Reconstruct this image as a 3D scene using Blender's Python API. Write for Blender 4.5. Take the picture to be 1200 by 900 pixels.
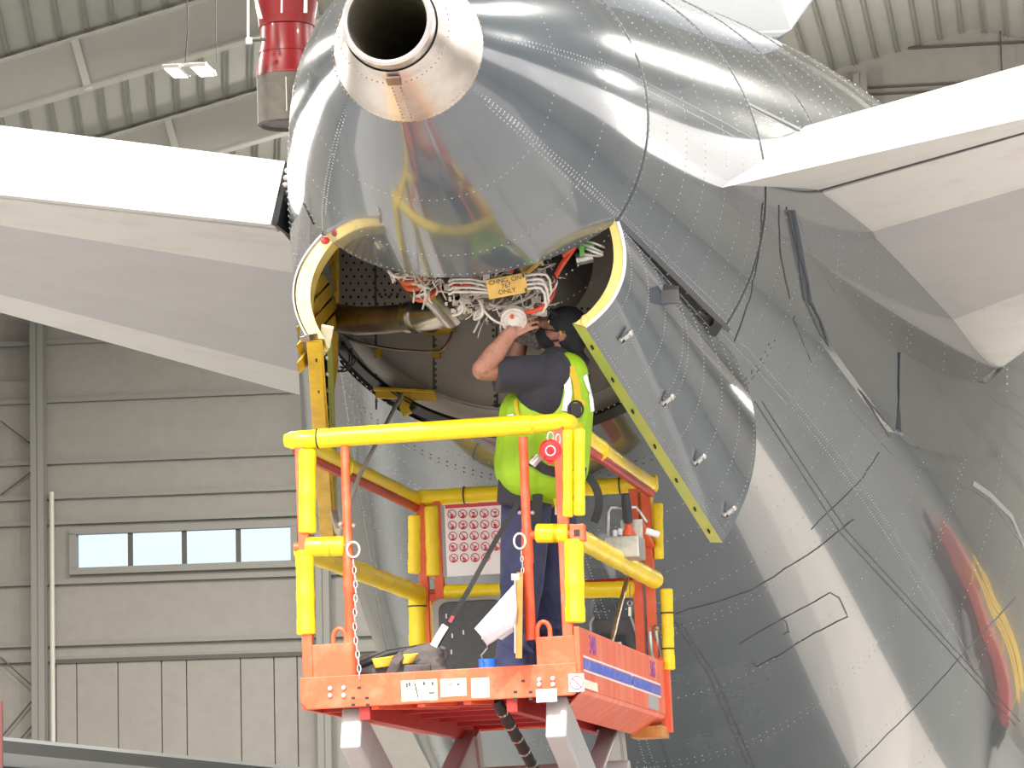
import bpy, bmesh, math, random
from mathutils import Vector, Matrix
from mathutils.bvhtree import BVHTree
V = Vector
random.seed(7)
for _o in list(bpy.data.objects):
    bpy.data.objects.remove(_o)
SC = bpy.context.scene
COL = SC.collection

# ------------------------------------------------------------------ camera
FPX = 4500.0                                   # focal length in pixels of the 1200x900 frame
PITCH = math.atan(619 / FPX); ROLL = 0.0224
CAM = V((0, 0, 1.7))
FW = V((0, math.cos(PITCH), math.sin(PITCH)))
_r0 = V((1, 0, 0)); _u0 = V((0, -math.sin(PITCH), math.cos(PITCH)))
RT = _r0 * math.cos(ROLL) - _u0 * math.sin(ROLL)
UP = _r0 * math.sin(ROLL) + _u0 * math.cos(ROLL)
cd = bpy.data.cameras.new('camera'); cam = bpy.data.objects.new('camera', cd); COL.objects.link(cam)
cd.sensor_width = 36; cd.lens = 36 * FPX / 1200; cd.clip_end = 2000
cam.matrix_world = Matrix(((RT.x, UP.x, -FW.x, CAM.x), (RT.y, UP.y, -FW.y, CAM.y), (RT.z, UP.z, -FW.z, CAM.z), (0, 0, 0, 1)))
SC.camera = cam

# ------------------------------------------------------------------ light
SC.view_settings.view_transform = 'Standard'; SC.view_settings.look = 'None'
SC.view_settings.gamma = 1; SC.view_settings.use_curve_mapping = False
SC.view_settings.exposure = 0.45
SUN_AZ = math.radians(-15); SUN_EL = math.radians(43)   # behind the camera, a little to its left
SUN = V((math.sin(SUN_AZ) * math.cos(SUN_EL), -math.cos(SUN_AZ) * math.cos(SUN_EL), math.sin(SUN_EL)))
sl = bpy.data.lights.new('sun', 'SUN'); sl.energy = 2.9; sl.angle = math.radians(0.6); sl.color = (1, .955, .89)
so = bpy.data.objects.new('sun', sl); COL.objects.link(so); so.rotation_euler = (-SUN).to_track_quat('-Z', 'Y').to_euler()
W = bpy.data.worlds.new('sky'); SC.world = W; W.use_nodes = True
wn = W.node_tree; wn.nodes.clear()
bg = wn.nodes.new('ShaderNodeBackground'); wo = wn.nodes.new('ShaderNodeOutputWorld')
sk = wn.nodes.new('ShaderNodeTexSky'); sk.sky_type = 'NISHITA'; sk.sun_disc = False
sk.sun_elevation = SUN_EL; sk.sun_rotation = math.pi - SUN_AZ
sk.dust_density = 4.0; sk.air_density = 1.0; sk.ozone_density = 1.0
bg.inputs[1].default_value = 0.28
wn.links.new(sk.outputs[0], bg.inputs[0]); wn.links.new(bg.outputs[0], wo.inputs[0])

# ------------------------------------------------------------------ helpers
def ray(u, v): return FW + RT * ((u - 600) / FPX) + UP * ((450 - v) / FPX)
def P(u, v, d): return CAM + ray(u, v) * d
def proj(p):
    q = p - CAM; d = q.dot(FW); return (600 + FPX * q.dot(RT) / d, 450 - FPX * q.dot(UP) / d, d)
def lerp(a, b, t): return a + (b - a) * t
def basis(z):
    z = z.normalized(); x = z.cross(V((0, 0, 1)))
    if x.length < 1e-4: x = V((1, 0, 0))
    x.normalize(); return x, z.cross(x), z

class MB:
    def __init__(s): s.v = []; s.f = []; s.m = []
    def add(s, vs, fs, mat=0):
        n = len(s.v); s.v += [V(p) for p in vs]; s.f += [tuple(i + n for i in f) for f in fs]; s.m += [mat] * len(fs); return s
    def box(s, c, h, ax=None, mat=0):
        c = V(c); ex, ey, ez = ax if ax else (V((1, 0, 0)), V((0, 1, 0)), V((0, 0, 1)))
        vs = [c + ex * (h[0] * i) + ey * (h[1] * j) + ez * (h[2] * k) for i in (-1, 1) for j in (-1, 1) for k in (-1, 1)]
        return s.add(vs, [(0, 1, 3, 2), (4, 6, 7, 5), (0, 4, 5, 1), (2, 3, 7, 6), (0, 2, 6, 4), (1, 5, 7, 3)], mat)
    def bx(s, a, b, mat=0):
        a = V(a); b = V(b); return s.box((a + b) / 2, (b - a) / 2, None, mat)
    def beam(s, a, b, w, h, up=(0, 0, 1), mat=0):
        a = V(a); b = V(b); z = (b - a).normalized(); x = z.cross(V(up)).normalized(); y = x.cross(z)
        return s.box((a + b) / 2, (w / 2, h / 2, (b - a).length / 2), (x, y, z), mat)
    def tube(s, pts, r, n=8, mat=0, closed=False):
        pts = [V(p) for p in pts]; k = len(pts); rs = r if isinstance(r, (list, tuple)) else [r] * k
        x, y, z = basis(pts[1] - pts[0]); vs = []
        for i, p in enumerate(pts):
            if closed: t = pts[(i + 1) % k] - pts[i - 1]
            else: t = pts[min(i + 1, k - 1)] - pts[max(i - 1, 0)]
            t.normalize(); x = (x - t * x.dot(t)).normalized(); y = t.cross(x)
            vs += [p + (x * math.cos(2 * math.pi * j / n) + y * math.sin(2 * math.pi * j / n)) * rs[i] for j in range(n)]
        fs = []
        for i in range(k if closed else k - 1):
            a = i * n; b = ((i + 1) % k) * n
            fs += [(a + j, a + (j + 1) % n, b + (j + 1) % n, b + j) for j in range(n)]
        if not closed: fs += [tuple(range(n - 1, -1, -1)), tuple((k - 1) * n + j for j in range(n))]
        return s.add(vs, fs, mat)
    def lathe(s, prof, o, axis, n=24, mat=0, caps=True):
        x, y, z = basis(V(axis)); o = V(o); vs = []
        for h, r in prof:
            vs += [o + z * h + (x * math.cos(2 * math.pi * j / n) + y * math.sin(2 * math.pi * j / n)) * r for j in range(n)]
        fs = []
        for i in range(len(prof) - 1):
            a = i * n; b = a + n; fs += [(a + j, a + (j + 1) % n, b + (j + 1) % n, b + j) for j in range(n)]
        if caps: fs += [tuple(range(n - 1, -1, -1)), tuple((len(prof) - 1) * n + j for j in range(n))]
        return s.add(vs, fs, mat)
    def ball(s, c, r, n=12, m=8, mat=0, ax=None):
        c = V(c); r = r if isinstance(r, (list, tuple)) else (r, r, r); ex, ey, ez = ax if ax else (V((1, 0, 0)), V((0, 1, 0)), V((0, 0, 1)))
        vs = []
        for i in range(m + 1):
            a = math.pi * (i + .02 * (i == 0) - .02 * (i == m)) / m
            for j in range(n):
                b = 2 * math.pi * j / n
                vs.append(c + ex * (r[0] * math.sin(a) * math.cos(b)) + ey * (r[1] * math.sin(a) * math.sin(b)) + ez * (r[2] * math.cos(a)))
        fs = [(i * n + j, (i + 1) * n + j, (i + 1) * n + (j + 1) % n, i * n + (j + 1) % n) for i in range(m) for j in range(n)]
        fs += [tuple(range(n)), tuple(m * n + j for j in range(n - 1, -1, -1))]
        return s.add(vs, fs, mat)
    def caps(s, a, b, ra, rb, n=14, mat=0):
        a = V(a); b = V(b); L = (b - a).length; pr = []
        for i in range(5): t = math.pi / 2 * (i + .05) / 5; pr.append((-ra * math.cos(t), ra * math.sin(t)))
        for i in range(5): t = math.pi / 2 * (i + .0) / 5; pr.append((L + rb * math.sin(t), rb * math.cos(t)))
        return s.lathe(pr, a, b - a, n, mat)
    def grid(s, fn, nu, nv, mat=0, flip=False):
        vs = [fn(i / nu, j / nv) for i in range(nu + 1) for j in range(nv + 1)]; w = nv + 1
        fs = [(i * w + j, i * w + j + 1, (i + 1) * w + j + 1, (i + 1) * w + j) for i in range(nu) for j in range(nv)]
        if flip: fs = [f[::-1] for f in fs]
        return s.add(vs, fs, mat)
    def ribbon(s, pts, w, nrm, t=.004, mat=0):
        pts = [V(p) for p in pts]; k = len(pts); vs = []
        for i, p in enumerate(pts):
            d = (pts[min(i + 1, k - 1)] - pts[max(i - 1, 0)]).normalized(); n = V(nrm[i] if isinstance(nrm, list) else nrm)
            n = (n - d * n.dot(d)).normalized(); x = d.cross(n)
            vs += [p + x * w / 2 + n * t, p - x * w / 2 + n * t, p - x * w / 2 - n * t, p + x * w / 2 - n * t]
        fs = [(4 * i + j, 4 * i + (j + 1) % 4, 4 * i + 4 + (j + 1) % 4, 4 * i + 4 + j) for i in range(k - 1) for j in range(4)]
        fs += [(3, 2, 1, 0), tuple(4 * k - 4 + j for j in range(4))]
        return s.add(vs, fs, mat)

WM = {}
def setp(o, parent, local):
    if parent:
        o.parent = parent
        if not local: o.matrix_parent_inverse = WM.get(parent.name, Matrix()).inverted()
def obj(name, mb, mats, parent=None, smooth=False, local=False, recalc=True, bev=0, solid=0, solmat=0, auto=None):
    me = bpy.data.meshes.new(name)
    if isinstance(mb, MB):
        me.from_pydata([tuple(p) for p in mb.v], [], mb.f); me.polygons.foreach_set('material_index', mb.m)
        if recalc: bm = bmesh.new(); bm.from_mesh(me); bmesh.ops.recalc_face_normals(bm, faces=bm.faces); bm.to_mesh(me); bm.free()
    else: me = mb
    me.materials.clear()
    for m in (mats if isinstance(mats, (list, tuple)) else [mats]): me.materials.append(MAT[m])
    if smooth:
        me.polygons.foreach_set('use_smooth', [True] * len(me.polygons))
        if auto is None: auto = 40
        if auto < 180: me.set_sharp_from_angle(angle=math.radians(auto))
    me.update()
    o = bpy.data.objects.new(name, me); COL.objects.link(o); setp(o, parent, local)
    if bev: b = o.modifiers.new('bevel', 'BEVEL'); b.width = bev; b.segments = 2; b.limit_method = 'ANGLE'
    if solid:
        b = o.modifiers.new('solid', 'SOLIDIFY'); b.thickness = solid; b.offset = -1; b.material_offset = solmat; b.material_offset_rim = solmat; b.use_rim = auto != 180
    return o
def tag(o, label, cat, group=None):
    o['label'] = label; o['category'] = cat
    if group: o['group'] = group
    return o
def thing(name, loc, label, cat, group=None, M=None):
    o = bpy.data.objects.new(name, None); o.empty_display_size = .1; COL.objects.link(o)
    o.matrix_basis = M if M else Matrix.Translation(V(loc)); WM[o.name] = o.matrix_basis.copy()
    return tag(o, label, cat, group)
def twin(o, parent, M=None, local=True):
    inv = o.matrix_parent_inverse.copy(); c = o.copy(); COL.objects.link(c); c.parent = parent; c.matrix_parent_inverse = inv
    if M is not None: c.matrix_basis = M
    return c
def stuff(o): o['kind'] = 'stuff'; return o
def struct(o): o['kind'] = 'structure'; return o
def text(name, s, size, M, mat, parent, local=False, ext=.001):
    c = bpy.data.curves.new(name, 'FONT'); c.body = s; c.size = size; c.align_x = 'CENTER'; c.align_y = 'CENTER'; c.extrude = ext; c.space_line = .85
    t = bpy.data.objects.new('tmp', c); COL.objects.link(t); dg = bpy.context.evaluated_depsgraph_get(); dg.update()
    me = bpy.data.meshes.new_from_object(t.evaluated_get(dg)); bpy.data.objects.remove(t)
    o = obj(name, me, mat, parent, local=local); o.matrix_basis = M; return o
def frame(c, x, y):
    x = V(x).normalized(); z = x.cross(V(y)).normalized(); y = z.cross(x); c = V(c)
    return Matrix(((x.x, y.x, z.x, c.x), (x.y, y.y, z.y, c.y), (x.z, y.z, z.z, c.z), (0, 0, 0, 1)))

# ------------------------------------------------------------------ materials
MAT = {}
def mat(name, col, rough=.5, metal=0, col2=None, scale=8, bump=0, bscale=None, coat=0, lo=.4, hi=.65, stretch=None, emit=0, spec=None, sheen=0):
    m = bpy.data.materials.new(name); m.use_nodes = True; nt = m.node_tree; b = nt.nodes['Principled BSDF']
    def c4(c): return (c[0], c[1], c[2], 1)
    b.inputs['Base Color'].default_value = c4(col); b.inputs['Roughness'].default_value = rough; b.inputs['Metallic'].default_value = metal
    if spec is not None: b.inputs['Specular IOR Level'].default_value = spec
    if coat: b.inputs['Coat Weight'].default_value = coat; b.inputs['Coat Roughness'].default_value = .04
    if emit: b.inputs['Emission Color'].default_value = c4(col); b.inputs['Emission Strength'].default_value = emit
    if sheen: b.inputs['Sheen Weight'].default_value = sheen
    if col2 or bump:
        tc = nt.nodes.new('ShaderNodeTexCoord'); mp = nt.nodes.new('ShaderNodeMapping'); nt.links.new(tc.outputs['Object'], mp.inputs[0])
        if stretch: mp.inputs['Scale'].default_value = stretch
    if col2:
        nz = nt.nodes.new('ShaderNodeTexNoise'); nz.inputs['Scale'].default_value = scale; nz.inputs['Detail'].default_value = 6; nz.inputs['Roughness'].default_value = .65
        nt.links.new(mp.outputs[0], nz.inputs['Vector'])
        cr = nt.nodes.new('ShaderNodeValToRGB'); cr.color_ramp.elements[0].position = lo; cr.color_ramp.elements[1].position = hi
        cr.color_ramp.elements[0].color = c4(col); cr.color_ramp.elements[1].color = c4(col2)
        nt.links.new(nz.outputs['Fac'], cr.inputs[0]); nt.links.new(cr.outputs[0], b.inputs['Base Color'])
    if bump:
        n2 = nt.nodes.new('ShaderNodeTexNoise'); n2.inputs['Scale'].default_value = bscale or scale; n2.inputs['Detail'].default_value = 3
        nt.links.new(mp.outputs[0], n2.inputs['Vector'])
        bp = nt.nodes.new('ShaderNodeBump'); bp.inputs['Strength'].default_value = bump; bp.inputs['Distance'].default_value = .05
        nt.links.new(n2.outputs['Fac'], bp.inputs['Height']); nt.links.new(bp.outputs[0], b.inputs['Normal'])
    MAT[name] = m; return m
mat('skin_grey', (.088, .106, .120), .17, .12, (.105, .123, .136), 1.6, .028, 2.4, coat=.7)
mat('skin_inner', (.085, .08, .072), .6, .2, (.05, .045, .04), 5)
mat('seam', (.085, .09, .092), .5)
mat('wing_light', (.80, .80, .79), .4, 0)
mat('rivet', (.42, .43, .435), .3, .5)
mat('rivet_dark', (.07, .07, .07), .5, .3)
mat('bare_metal', (.66, .61, .56), .3, .75, (.5, .44, .38), 3, 0)
mat('steel', (.55, .53, .5), .25, .95, (.42, .36, .29), 9)
mat('steel_hot', (.24, .18, .13), .35, .85, (.38, .30, .22), 6)
mat('exhaust_in', (.22, .2, .14), .55, .5, (.15, .135, .1), 8)
mat('white_paint', (.80, .80, .79), .35, 0, (.74, .73, .71), 2.5)
mat('fin_pale', (.29, .32, .35), .35, 0)
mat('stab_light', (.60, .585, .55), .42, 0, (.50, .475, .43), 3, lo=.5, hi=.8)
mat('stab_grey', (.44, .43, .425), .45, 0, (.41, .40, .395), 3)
mat('zinc_yellow', (.62, .40, .015), .42, 0, (.45, .27, .01), 6)
mat('zinc_cream', (.82, .66, .22), .4, 0, (.75, .55, .12), 8)
mat('zinc_green', (.42, .50, .13), .45, 0, (.50, .50, .10), 6)
mat('rubber', (.012, .012, .013), .55)
mat('black_plastic', (.02, .02, .022), .4, 0, (.03, .03, .032), 20)
mat('bulkhead', (.46, .425, .385), .45, .15, (.38, .345, .31), 3)
mat('foam_yellow', (.92, .68, .012), .34, 0, (.86, .58, .01), 14, lo=.45, hi=.8)
mat('orange', (.70, .095, .03), .45, 0, (.74, .17, .085), 9, lo=.48, hi=.72)
mat('red_under', (.46, .02, .015), .45, 0, (.36, .015, .012), 6)
mat('worn_orange', (.70, .10, .035), .45, 0, (.74, .22, .13), 4, lo=.42, hi=.7, stretch=(1, 3, .8))
mat('lift_grey', (.36, .355, .34), .4, 0, (.31, .30, .28), 7, lo=.5, hi=.8)
mat('label_cream', (.86, .80, .58), .5, 0, (.80, .72, .5), 30)
mat('label_white', (.72, .71, .69), .5, 0, (.62, .59, .54), 7, lo=.5, hi=.8)
mat('board_white', (.90, .87, .87), .5, 0, (.84, .80, .78), 7, lo=.5, hi=.8)
mat('label_red', (.62, .05, .07), .5)
mat('label_black', (.02, .02, .02), .5)
mat('label_blue', (.04, .10, .50), .45, 0, (.28, .26, .50), 18, lo=.5, hi=.72)
mat('ink_purple', (.20, .05, .36), .5, 0, (.5, .12, .2), 40, lo=.5, hi=.8)
mat('galv', (.60, .60, .58), .35, .8, (.45, .44, .42), 30)
mat('cable_white', (.56, .51, .44), .4, 0, (.36, .31, .25), 30, lo=.5, hi=.7)
mat('cable_tan', (.52, .40, .26), .45)
mat('cable_red', (.55, .06, .025), .4)
mat('clamp_orange', (.62, .13, .05), .4)
mat('cable_dark', (.045, .03, .025), .5)
mat('placard', (.66, .42, .10), .5, 0, (.56, .34, .07), 12)
mat('green_plug', (.12, .40, .08), .4)
mat('skin', (.50, .23, .15), .5, 0, (.42, .17, .11), 18)
mat('skin_arm', (.36, .165, .105), .5, 0, (.20, .095, .065), 24, lo=.48, hi=.7)
mat('hair', (.09, .07, .06), .7, 0, (.22, .19, .17), 60, .6, 90)
mat('shirt', (.022, .021, .028), .85, 0, (.03, .029, .038), 9, .25, 9, sheen=.06)
mat('denim', (.026, .031, .085), .85, 0, (.045, .05, .11), 7, .45, 8, sheen=.06)
mat('hivis', (.31, .52, .008), .6, 0, (.25, .44, .008), 7, .25, 8)
mat('reflective', (.83, .84, .84), .35, 0)
mat('strap_yellow', (.55, .38, .01), .6)
mat('strap_black', (.02, .02, .021), .7)
mat('boot', (.03, .022, .018), .6)
mat('cap_black', (.012, .012, .015), .8)
mat('red_plastic', (.62, .012, .02), .3, 0, coat=.4)
mat('blue_cup', (.03, .16, .72), .35)
mat('paper', (.66, .63, .66), .7)
mat('board_wood', (.55, .26, .06), .5, 0, (.44, .19, .04), 8)
mat('bag_grey', (.10, .085, .085), .8, 0, (.13, .115, .11), 12, .3, 14)
mat('bag_yellow', (.72, .46, .05), .7, 0, (.62, .36, .03), 10)
mat('case_dark', (.050, .052, .056), .5, 0, (.065, .066, .07), 20)
mat('case_frame', (.34, .32, .28), .5)
mat('wall_panel', (.325, .308, .285), .7, 0, (.30, .284, .262), 3, .12, 1.2)
mat('wall_steel', (.265, .262, .245), .5)
mat('wall_dark', (.10, .095, .085), .6)
mat('roof_sheet', (.50, .50, .46), .6, 0, (.47, .47, .43), 1.5)
mat('sheet_rib', (.34, .34, .30), .6)
mat('rafter', (.60, .585, .54), .55)
mat('rafter_edge', (.78, .77, .72), .5)
mat('fan_red', (.22, .003, .007), .35, 0, coat=.3)
mat('fan_grey', (.13, .118, .098), .5, 0, (.10, .09, .075), 9)
mat('lamp_body', (.75, .74, .70), .5)
mat('led', (1, .97, .9), .5, emit=9)
mat('concrete', (.46, .45, .435), .8, 0, (.41, .40, .385), .35, .1, 6)
mat('added_floor_dark', (.13, .135, .135), .6, 0, (.16, .16, .155), 1)
mat('reflector_pale', (.70, .655, .62), .6, 0, (.60, .555, .52), 1.2)
mat('tarmac_joint', (.12, .115, .11), .9)
mat('truck_red', (.38, .04, .045), .5)
mat('maroon', (.16, .05, .045), .5)
mat('wing_grey', (.30, .31, .31), .35, 0)
def glass_mat():
    m = bpy.data.materials.new('glass'); m.use_nodes = True; nt = m.node_tree; nt.nodes.clear()
    o = nt.nodes.new('ShaderNodeOutputMaterial'); mx = nt.nodes.new('ShaderNodeMixShader'); t = nt.nodes.new('ShaderNodeBsdfTransparent'); g = nt.nodes.new('ShaderNodeBsdfGlossy')
    t.inputs[0].default_value = (1, .985, 1, 1); g.inputs['Roughness'].default_value = .03; mx.inputs[0].default_value = .07
    nt.links.new(t.outputs[0], mx.inputs[1]); nt.links.new(g.outputs[0], mx.inputs[2]); nt.links.new(mx.outputs[0], o.inputs[0]); MAT['glass'] = m
glass_mat()

# ------------------------------------------------------------------ building axes: aircraft and hangar point the same way
AX = ray(1256, 1055); AX.z = 0; AX.normalize()
SX = AX.cross(V((0, 0, 1))).normalized(); ZZ = V((0, 0, 1))
def H(x, y, z): return SX * x + AX * y + ZZ * z
def onwall(u, v, y):
    r = ray(u, v); t = (y - CAM.dot(AX)) / r.dot(AX); p = CAM + r * t; return p.dot(SX), p.z
YW = 88.0
XR, ZR = onwall(1138, 33, YW)
_x, _z = onwall(1012, 70, YW); MS = (ZR - _z) / (XR - _x)
def onroof(u, v):                                        # ray against the left roof slope
    r = ray(u, v); n = V((0, 0, 1)) - SX * MS; k = ZR - MS * XR
    t = (k - CAM.dot(n)) / r.dot(n); p = CAM + r * t; return p.dot(SX), p.dot(AX), p.z
def zroof(x): return ZR - MS * abs(XR - x)
XL, XE = XR - 30, XR + 30
YF = 20.0; HD = 14.0                         # hangar front and the height of its door opening

# ================================================================== STRUCTURE
# ground: one concrete slab field, joints as recessed dark strips of their own
fl = MB(); fl.add([H(-150, -150, 0), H(150, -150, 0), H(150, 140, 0), H(-150, 140, 0)], [(0, 1, 2, 3)])
floor = struct(obj('floor', fl, 'concrete'))
jt = MB()
for i in range(-8, 9):
    jt.bx((i * 6 - .02, -50, -.02), (i * 6 + .02, 24, .004))
for j in range(-8, 4):
    jt.bx((-50, j * 6 - .02, -.02), (50, j * 6 + .02, .004))
jt.v = [H(*p) for p in jt.v]
obj('slab', MB().box(H(0, 57, .004), (60, 31, .004), (SX, AX, ZZ)), 'added_floor_dark', floor)  # dark floor added over the concrete to keep the belly's reflection dark
obj('reflector_strip', MB().box(H(1.75, 60, .008), (1.27, 36, .004), (SX, AX, ZZ)), 'reflector_pale', floor)  # pale strip added to mirror as the bright band on the belly
o = stuff(obj('joint', jt, 'tarmac_joint', floor))

# back wall: panels between girts, columns, window, sliding door leaves
wall = struct(obj('wall_back', MB().box(H(XR - 8, YW + .9, 4.0), (52 / 2, .05, 1.0), (SX, AX, ZZ)), 'wall_panel'))
def wrect(name, x0, x1, z0, z1, dy, th, m, parent, bev=0):
    return obj(name, MB().box(H((x0 + x1) / 2, YW + dy + th / 2, (z0 + z1) / 2), ((x1 - x0) / 2, th / 2, (z1 - z0) / 2), (SX, AX, ZZ)), m, parent, bev=bev)
wx = lambda u, v=640: onwall(u, v, YW)[0]
wz = lambda v, u=60: onwall(u, v, YW)[1]
girts = [wz(v) for v in (330, 402, 470, 542, 583, 613, 683, 755, 773)]
gx = [XL, wx(42), wx(57), wx(372), wx(390), XR - 3, XR, XE]
wu0, wu1 = wx(90), wx(343); wt, wb = onwall(90, 626, YW)[1], onwall(90, 667, YW)[1]
bays = [(XL, wx(49)), (wx(49), wx(380)), (wx(380), XR), (XR, XE)]
zl = [0] + sorted(girts)
while zl[-1] < ZR - 2.2: zl.append(zl[-1] + 1.9)
for bx0, bx1 in bays:
    for z0, z1 in zip(zl[:-1], zl[1:]):
        segs = [(bx0, bx1)]
        if bx0 == bays[1][0] and z1 > wb + .05 and z0 < wt - .05:
            segs = [(bx0, wu0 - .1), (wu1 + .1, bx1)]
            if z1 > wt + .1: wrect('wall_panel', wu0 - .1, wu1 + .1, max(z0, wt + .08), z1, 0, .12, 'wall_panel', wall)
            if z0 < wb - .1: wrect('wall_panel', wu0 - .1, wu1 + .1, z0, min(z1, wb - .08), 0, .12, 'wall_panel', wall)
        for a, b in segs:
            top = min(z1, zroof(a), zroof(b)) if min(zroof(a), zroof(b)) < z1 else z1
            if min(zroof(a), zroof(b)) < z0: 
                continue
            wrect('wall_panel', a, b, z0 + .012, top - .012, 0, .12, 'wall_panel', wall)
        if z0 > .1: wrect('girt', bx0, bx1, z0 - .055, z0 + .055, -.14, .14, 'wall_steel', wall)
# gable triangle above
gm = MB()
for sg in (-1, 1):
    x1 = XR + sg * 30
    gm.add([H(XR, YW + .13, ZR + .1), H(x1, YW + .13, zroof(x1) + .1), H(x1, YW + .13, zroof(x1) - 3), H(XR, YW + .13, zroof(x1) - 3)], [(0, 1, 2, 3)])
obj('gable_sheet', gm, 'wall_panel', wall)
for v in (52, 96, 104, 140):
    xg, zg = onwall(1138, v, YW); hw = (ZR - zg) / MS
    obj('girt', MB().box(H(XR, YW + .08, zg), (hw - .1, .05, .018), (SX, AX, ZZ)), 'wall_dark', wall)
for u in (49.5, 381, 1010):
    c = MB(); x = wx(u, 640 if u < 1000 else 130)
    c.bx((x - .16, YW - .45, 0), (x + .16, YW - .42, zroof(x) - .4)); c.bx((x - .16, YW - .17, 0), (x + .16, YW - .14, zroof(x) - .4)); c.bx((x - .012, YW - .45, 0), (x + .012, YW - .14, zroof(x) - .4))
    c.v = [H(*p) for p in c.v]; obj('column', c, 'wall_steel', wall)
x = wx(64); c = MB().tube([H(x, YW - .25, 0), H(x, YW - .25, wz(578))], .06); obj('pipe', c, 'rafter', wall, smooth=True)
for a, b in (((0, 493), (42, 525)), ((0, 580), (42, 548)), ((0, 770), (42, 808)), ((20, 870), (44, 842)), ((0, 865), (42, 815)), ((1172, 30), (1176, 140))):
    pa = onwall(*a, YW - .3); pb = onwall(*b, YW - .3)
    obj('brace_rod', MB().tube([H(pa[0], YW - .25, pa[1]), H(pb[0], YW - .25, pb[1])], .02, 6), 'wall_dark', wall)
# door leaves below the last girt
door = struct(obj('door_1', MB().box(H((wx(66) + wx(372)) / 2, YW - .1, girts[-1] - .06), ((wx(372) - wx(66)) / 2, .06, .05), (SX, AX, ZZ)), 'wall_dark'))
us = [66, 90, 138, 189, 218, 281, 320, 347, 371]
for a, b in zip(us[:-1], us[1:]):
    wrect('door_leaf', wx(a) + .012, wx(b) - .012, .05, girts[-1] - .1, -.1, .08, 'wall_panel', door, .01)
# window with four panes
win = struct(thing('window_1', H(wu0, YW, wb), 'w', 'w')); del win['label']; del win['category']
fr = MB()
for x0, x1, z0, z1 in ((wu0 - .14, wu1 + .14, wt - .02, wt + .14), (wu0 - .14, wu1 + .14, wb - .14, wb + .02), (wu0 - .14, wu0 + .02, wb, wt), (wu1 - .02, wu1 + .14, wb, wt)):
    fr.bx((x0, YW - .16, z0), (x1, YW + .1, z1))
fr.v = [H(*p) for p in fr.v]; obj('window_frame', fr, 'wall_steel', win)
for i in range(4):
    a = lerp(wu0, wu1, i / 4); b = lerp(wu0, wu1, (i + 1) / 4)
    wrect('pane', a + .04, b - .04, wb + .03, wt - .03, .0, .012, 'glass', win)
    if i: wrect('mullion', a - .05, a + .05, wb, wt, -.06, .12, 'wall_dark', win)
# side walls
for nm, x in (('wall_left', XL), ('wall_right', XE)):
    w = struct(obj(nm, MB().box(H(x, (YF + YW) / 2, zroof(x) / 2), (.1, (YW - YF) / 2, zroof(x) / 2), (SX, AX, ZZ)), 'wall_panel'))
struct(obj('wall_front', MB().add([H(XL, YF - .2, HD), H(XE, YF - .2, HD), H(XE, YF - .2, zroof(XE) + .2), H(XR, YF - .2, ZR + .4), H(XL, YF - .2, zroof(XL) + .2)] + [H(XL, YF, HD), H(XE, YF, HD), H(XE, YF, zroof(XE) + .2), H(XR, YF, ZR + .4), H(XL, YF, zroof(XL) + .2)], [(0, 1, 2, 3, 4), (9, 8, 7, 6, 5)] + [(i, (i + 1) % 5, (i + 1) % 5 + 5, i + 5) for i in range(5)]), 'wall_panel'))
# roof: left slope sheets between rafters, right slope
ceil = struct(obj('ceiling', MB().box(H(XR, (YF + YW) / 2, ZR + .25), (.5, (YW - YF) / 2, .05), (SX, AX, ZZ)), 'roof_sheet'))
yA = onroof(0, 67)[1]; yB = onroof(120, 158)[1]; ysp = max(yB - yA, 5)
ry = [yA + ysp * i for i in range(-3, 9)]
ry = [y for y in ry if y < YW - 11 and y > YF]
cuts = [YF] + ry + [YW + .2]
for sg in (-1, 1):
    for y0, y1 in zip(cuts[:-1], cuts[1:]):
        xe = XR + sg * 30
        s = MB().add([H(XR, y0, ZR), H(xe, y0, zroof(xe)), H(xe, y1, zroof(xe)), H(XR, y1, ZR)] + [H(XR, y0, ZR + .12), H(xe, y0, zroof(xe) + .12), H(xe, y1, zroof(xe) + .12), H(XR, y1, ZR + .12)],
                     [(0, 1, 2, 3), (7, 6, 5, 4), (0, 4, 5, 1), (1, 5, 6, 2), (2, 6, 7, 3), (3, 7, 4, 0)])
        sh = obj('roof_sheet', s, 'roof_sheet', ceil)
        rb = MB()
        n = 60
        for i in range(n):
            xa = XR + sg * (.25 + 30 * i / n); sk = -.62 * (y1 - y0) * .35 if (sg < 0 and xa < XR - 8) else 0
            for off in (0, .09):
                a = H(xa + off, y0 + .05, zroof(xa + off) - .03); xb = xa + off + sk
                b = H(xb, y1 - .05, zroof(xb) - .03)
                rb.beam(a, b, .022, .03)
        stuff(obj('sheet_rib', rb, 'sheet_rib', sh))
XSA = onwall(89, 75, yA)[0]
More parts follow.
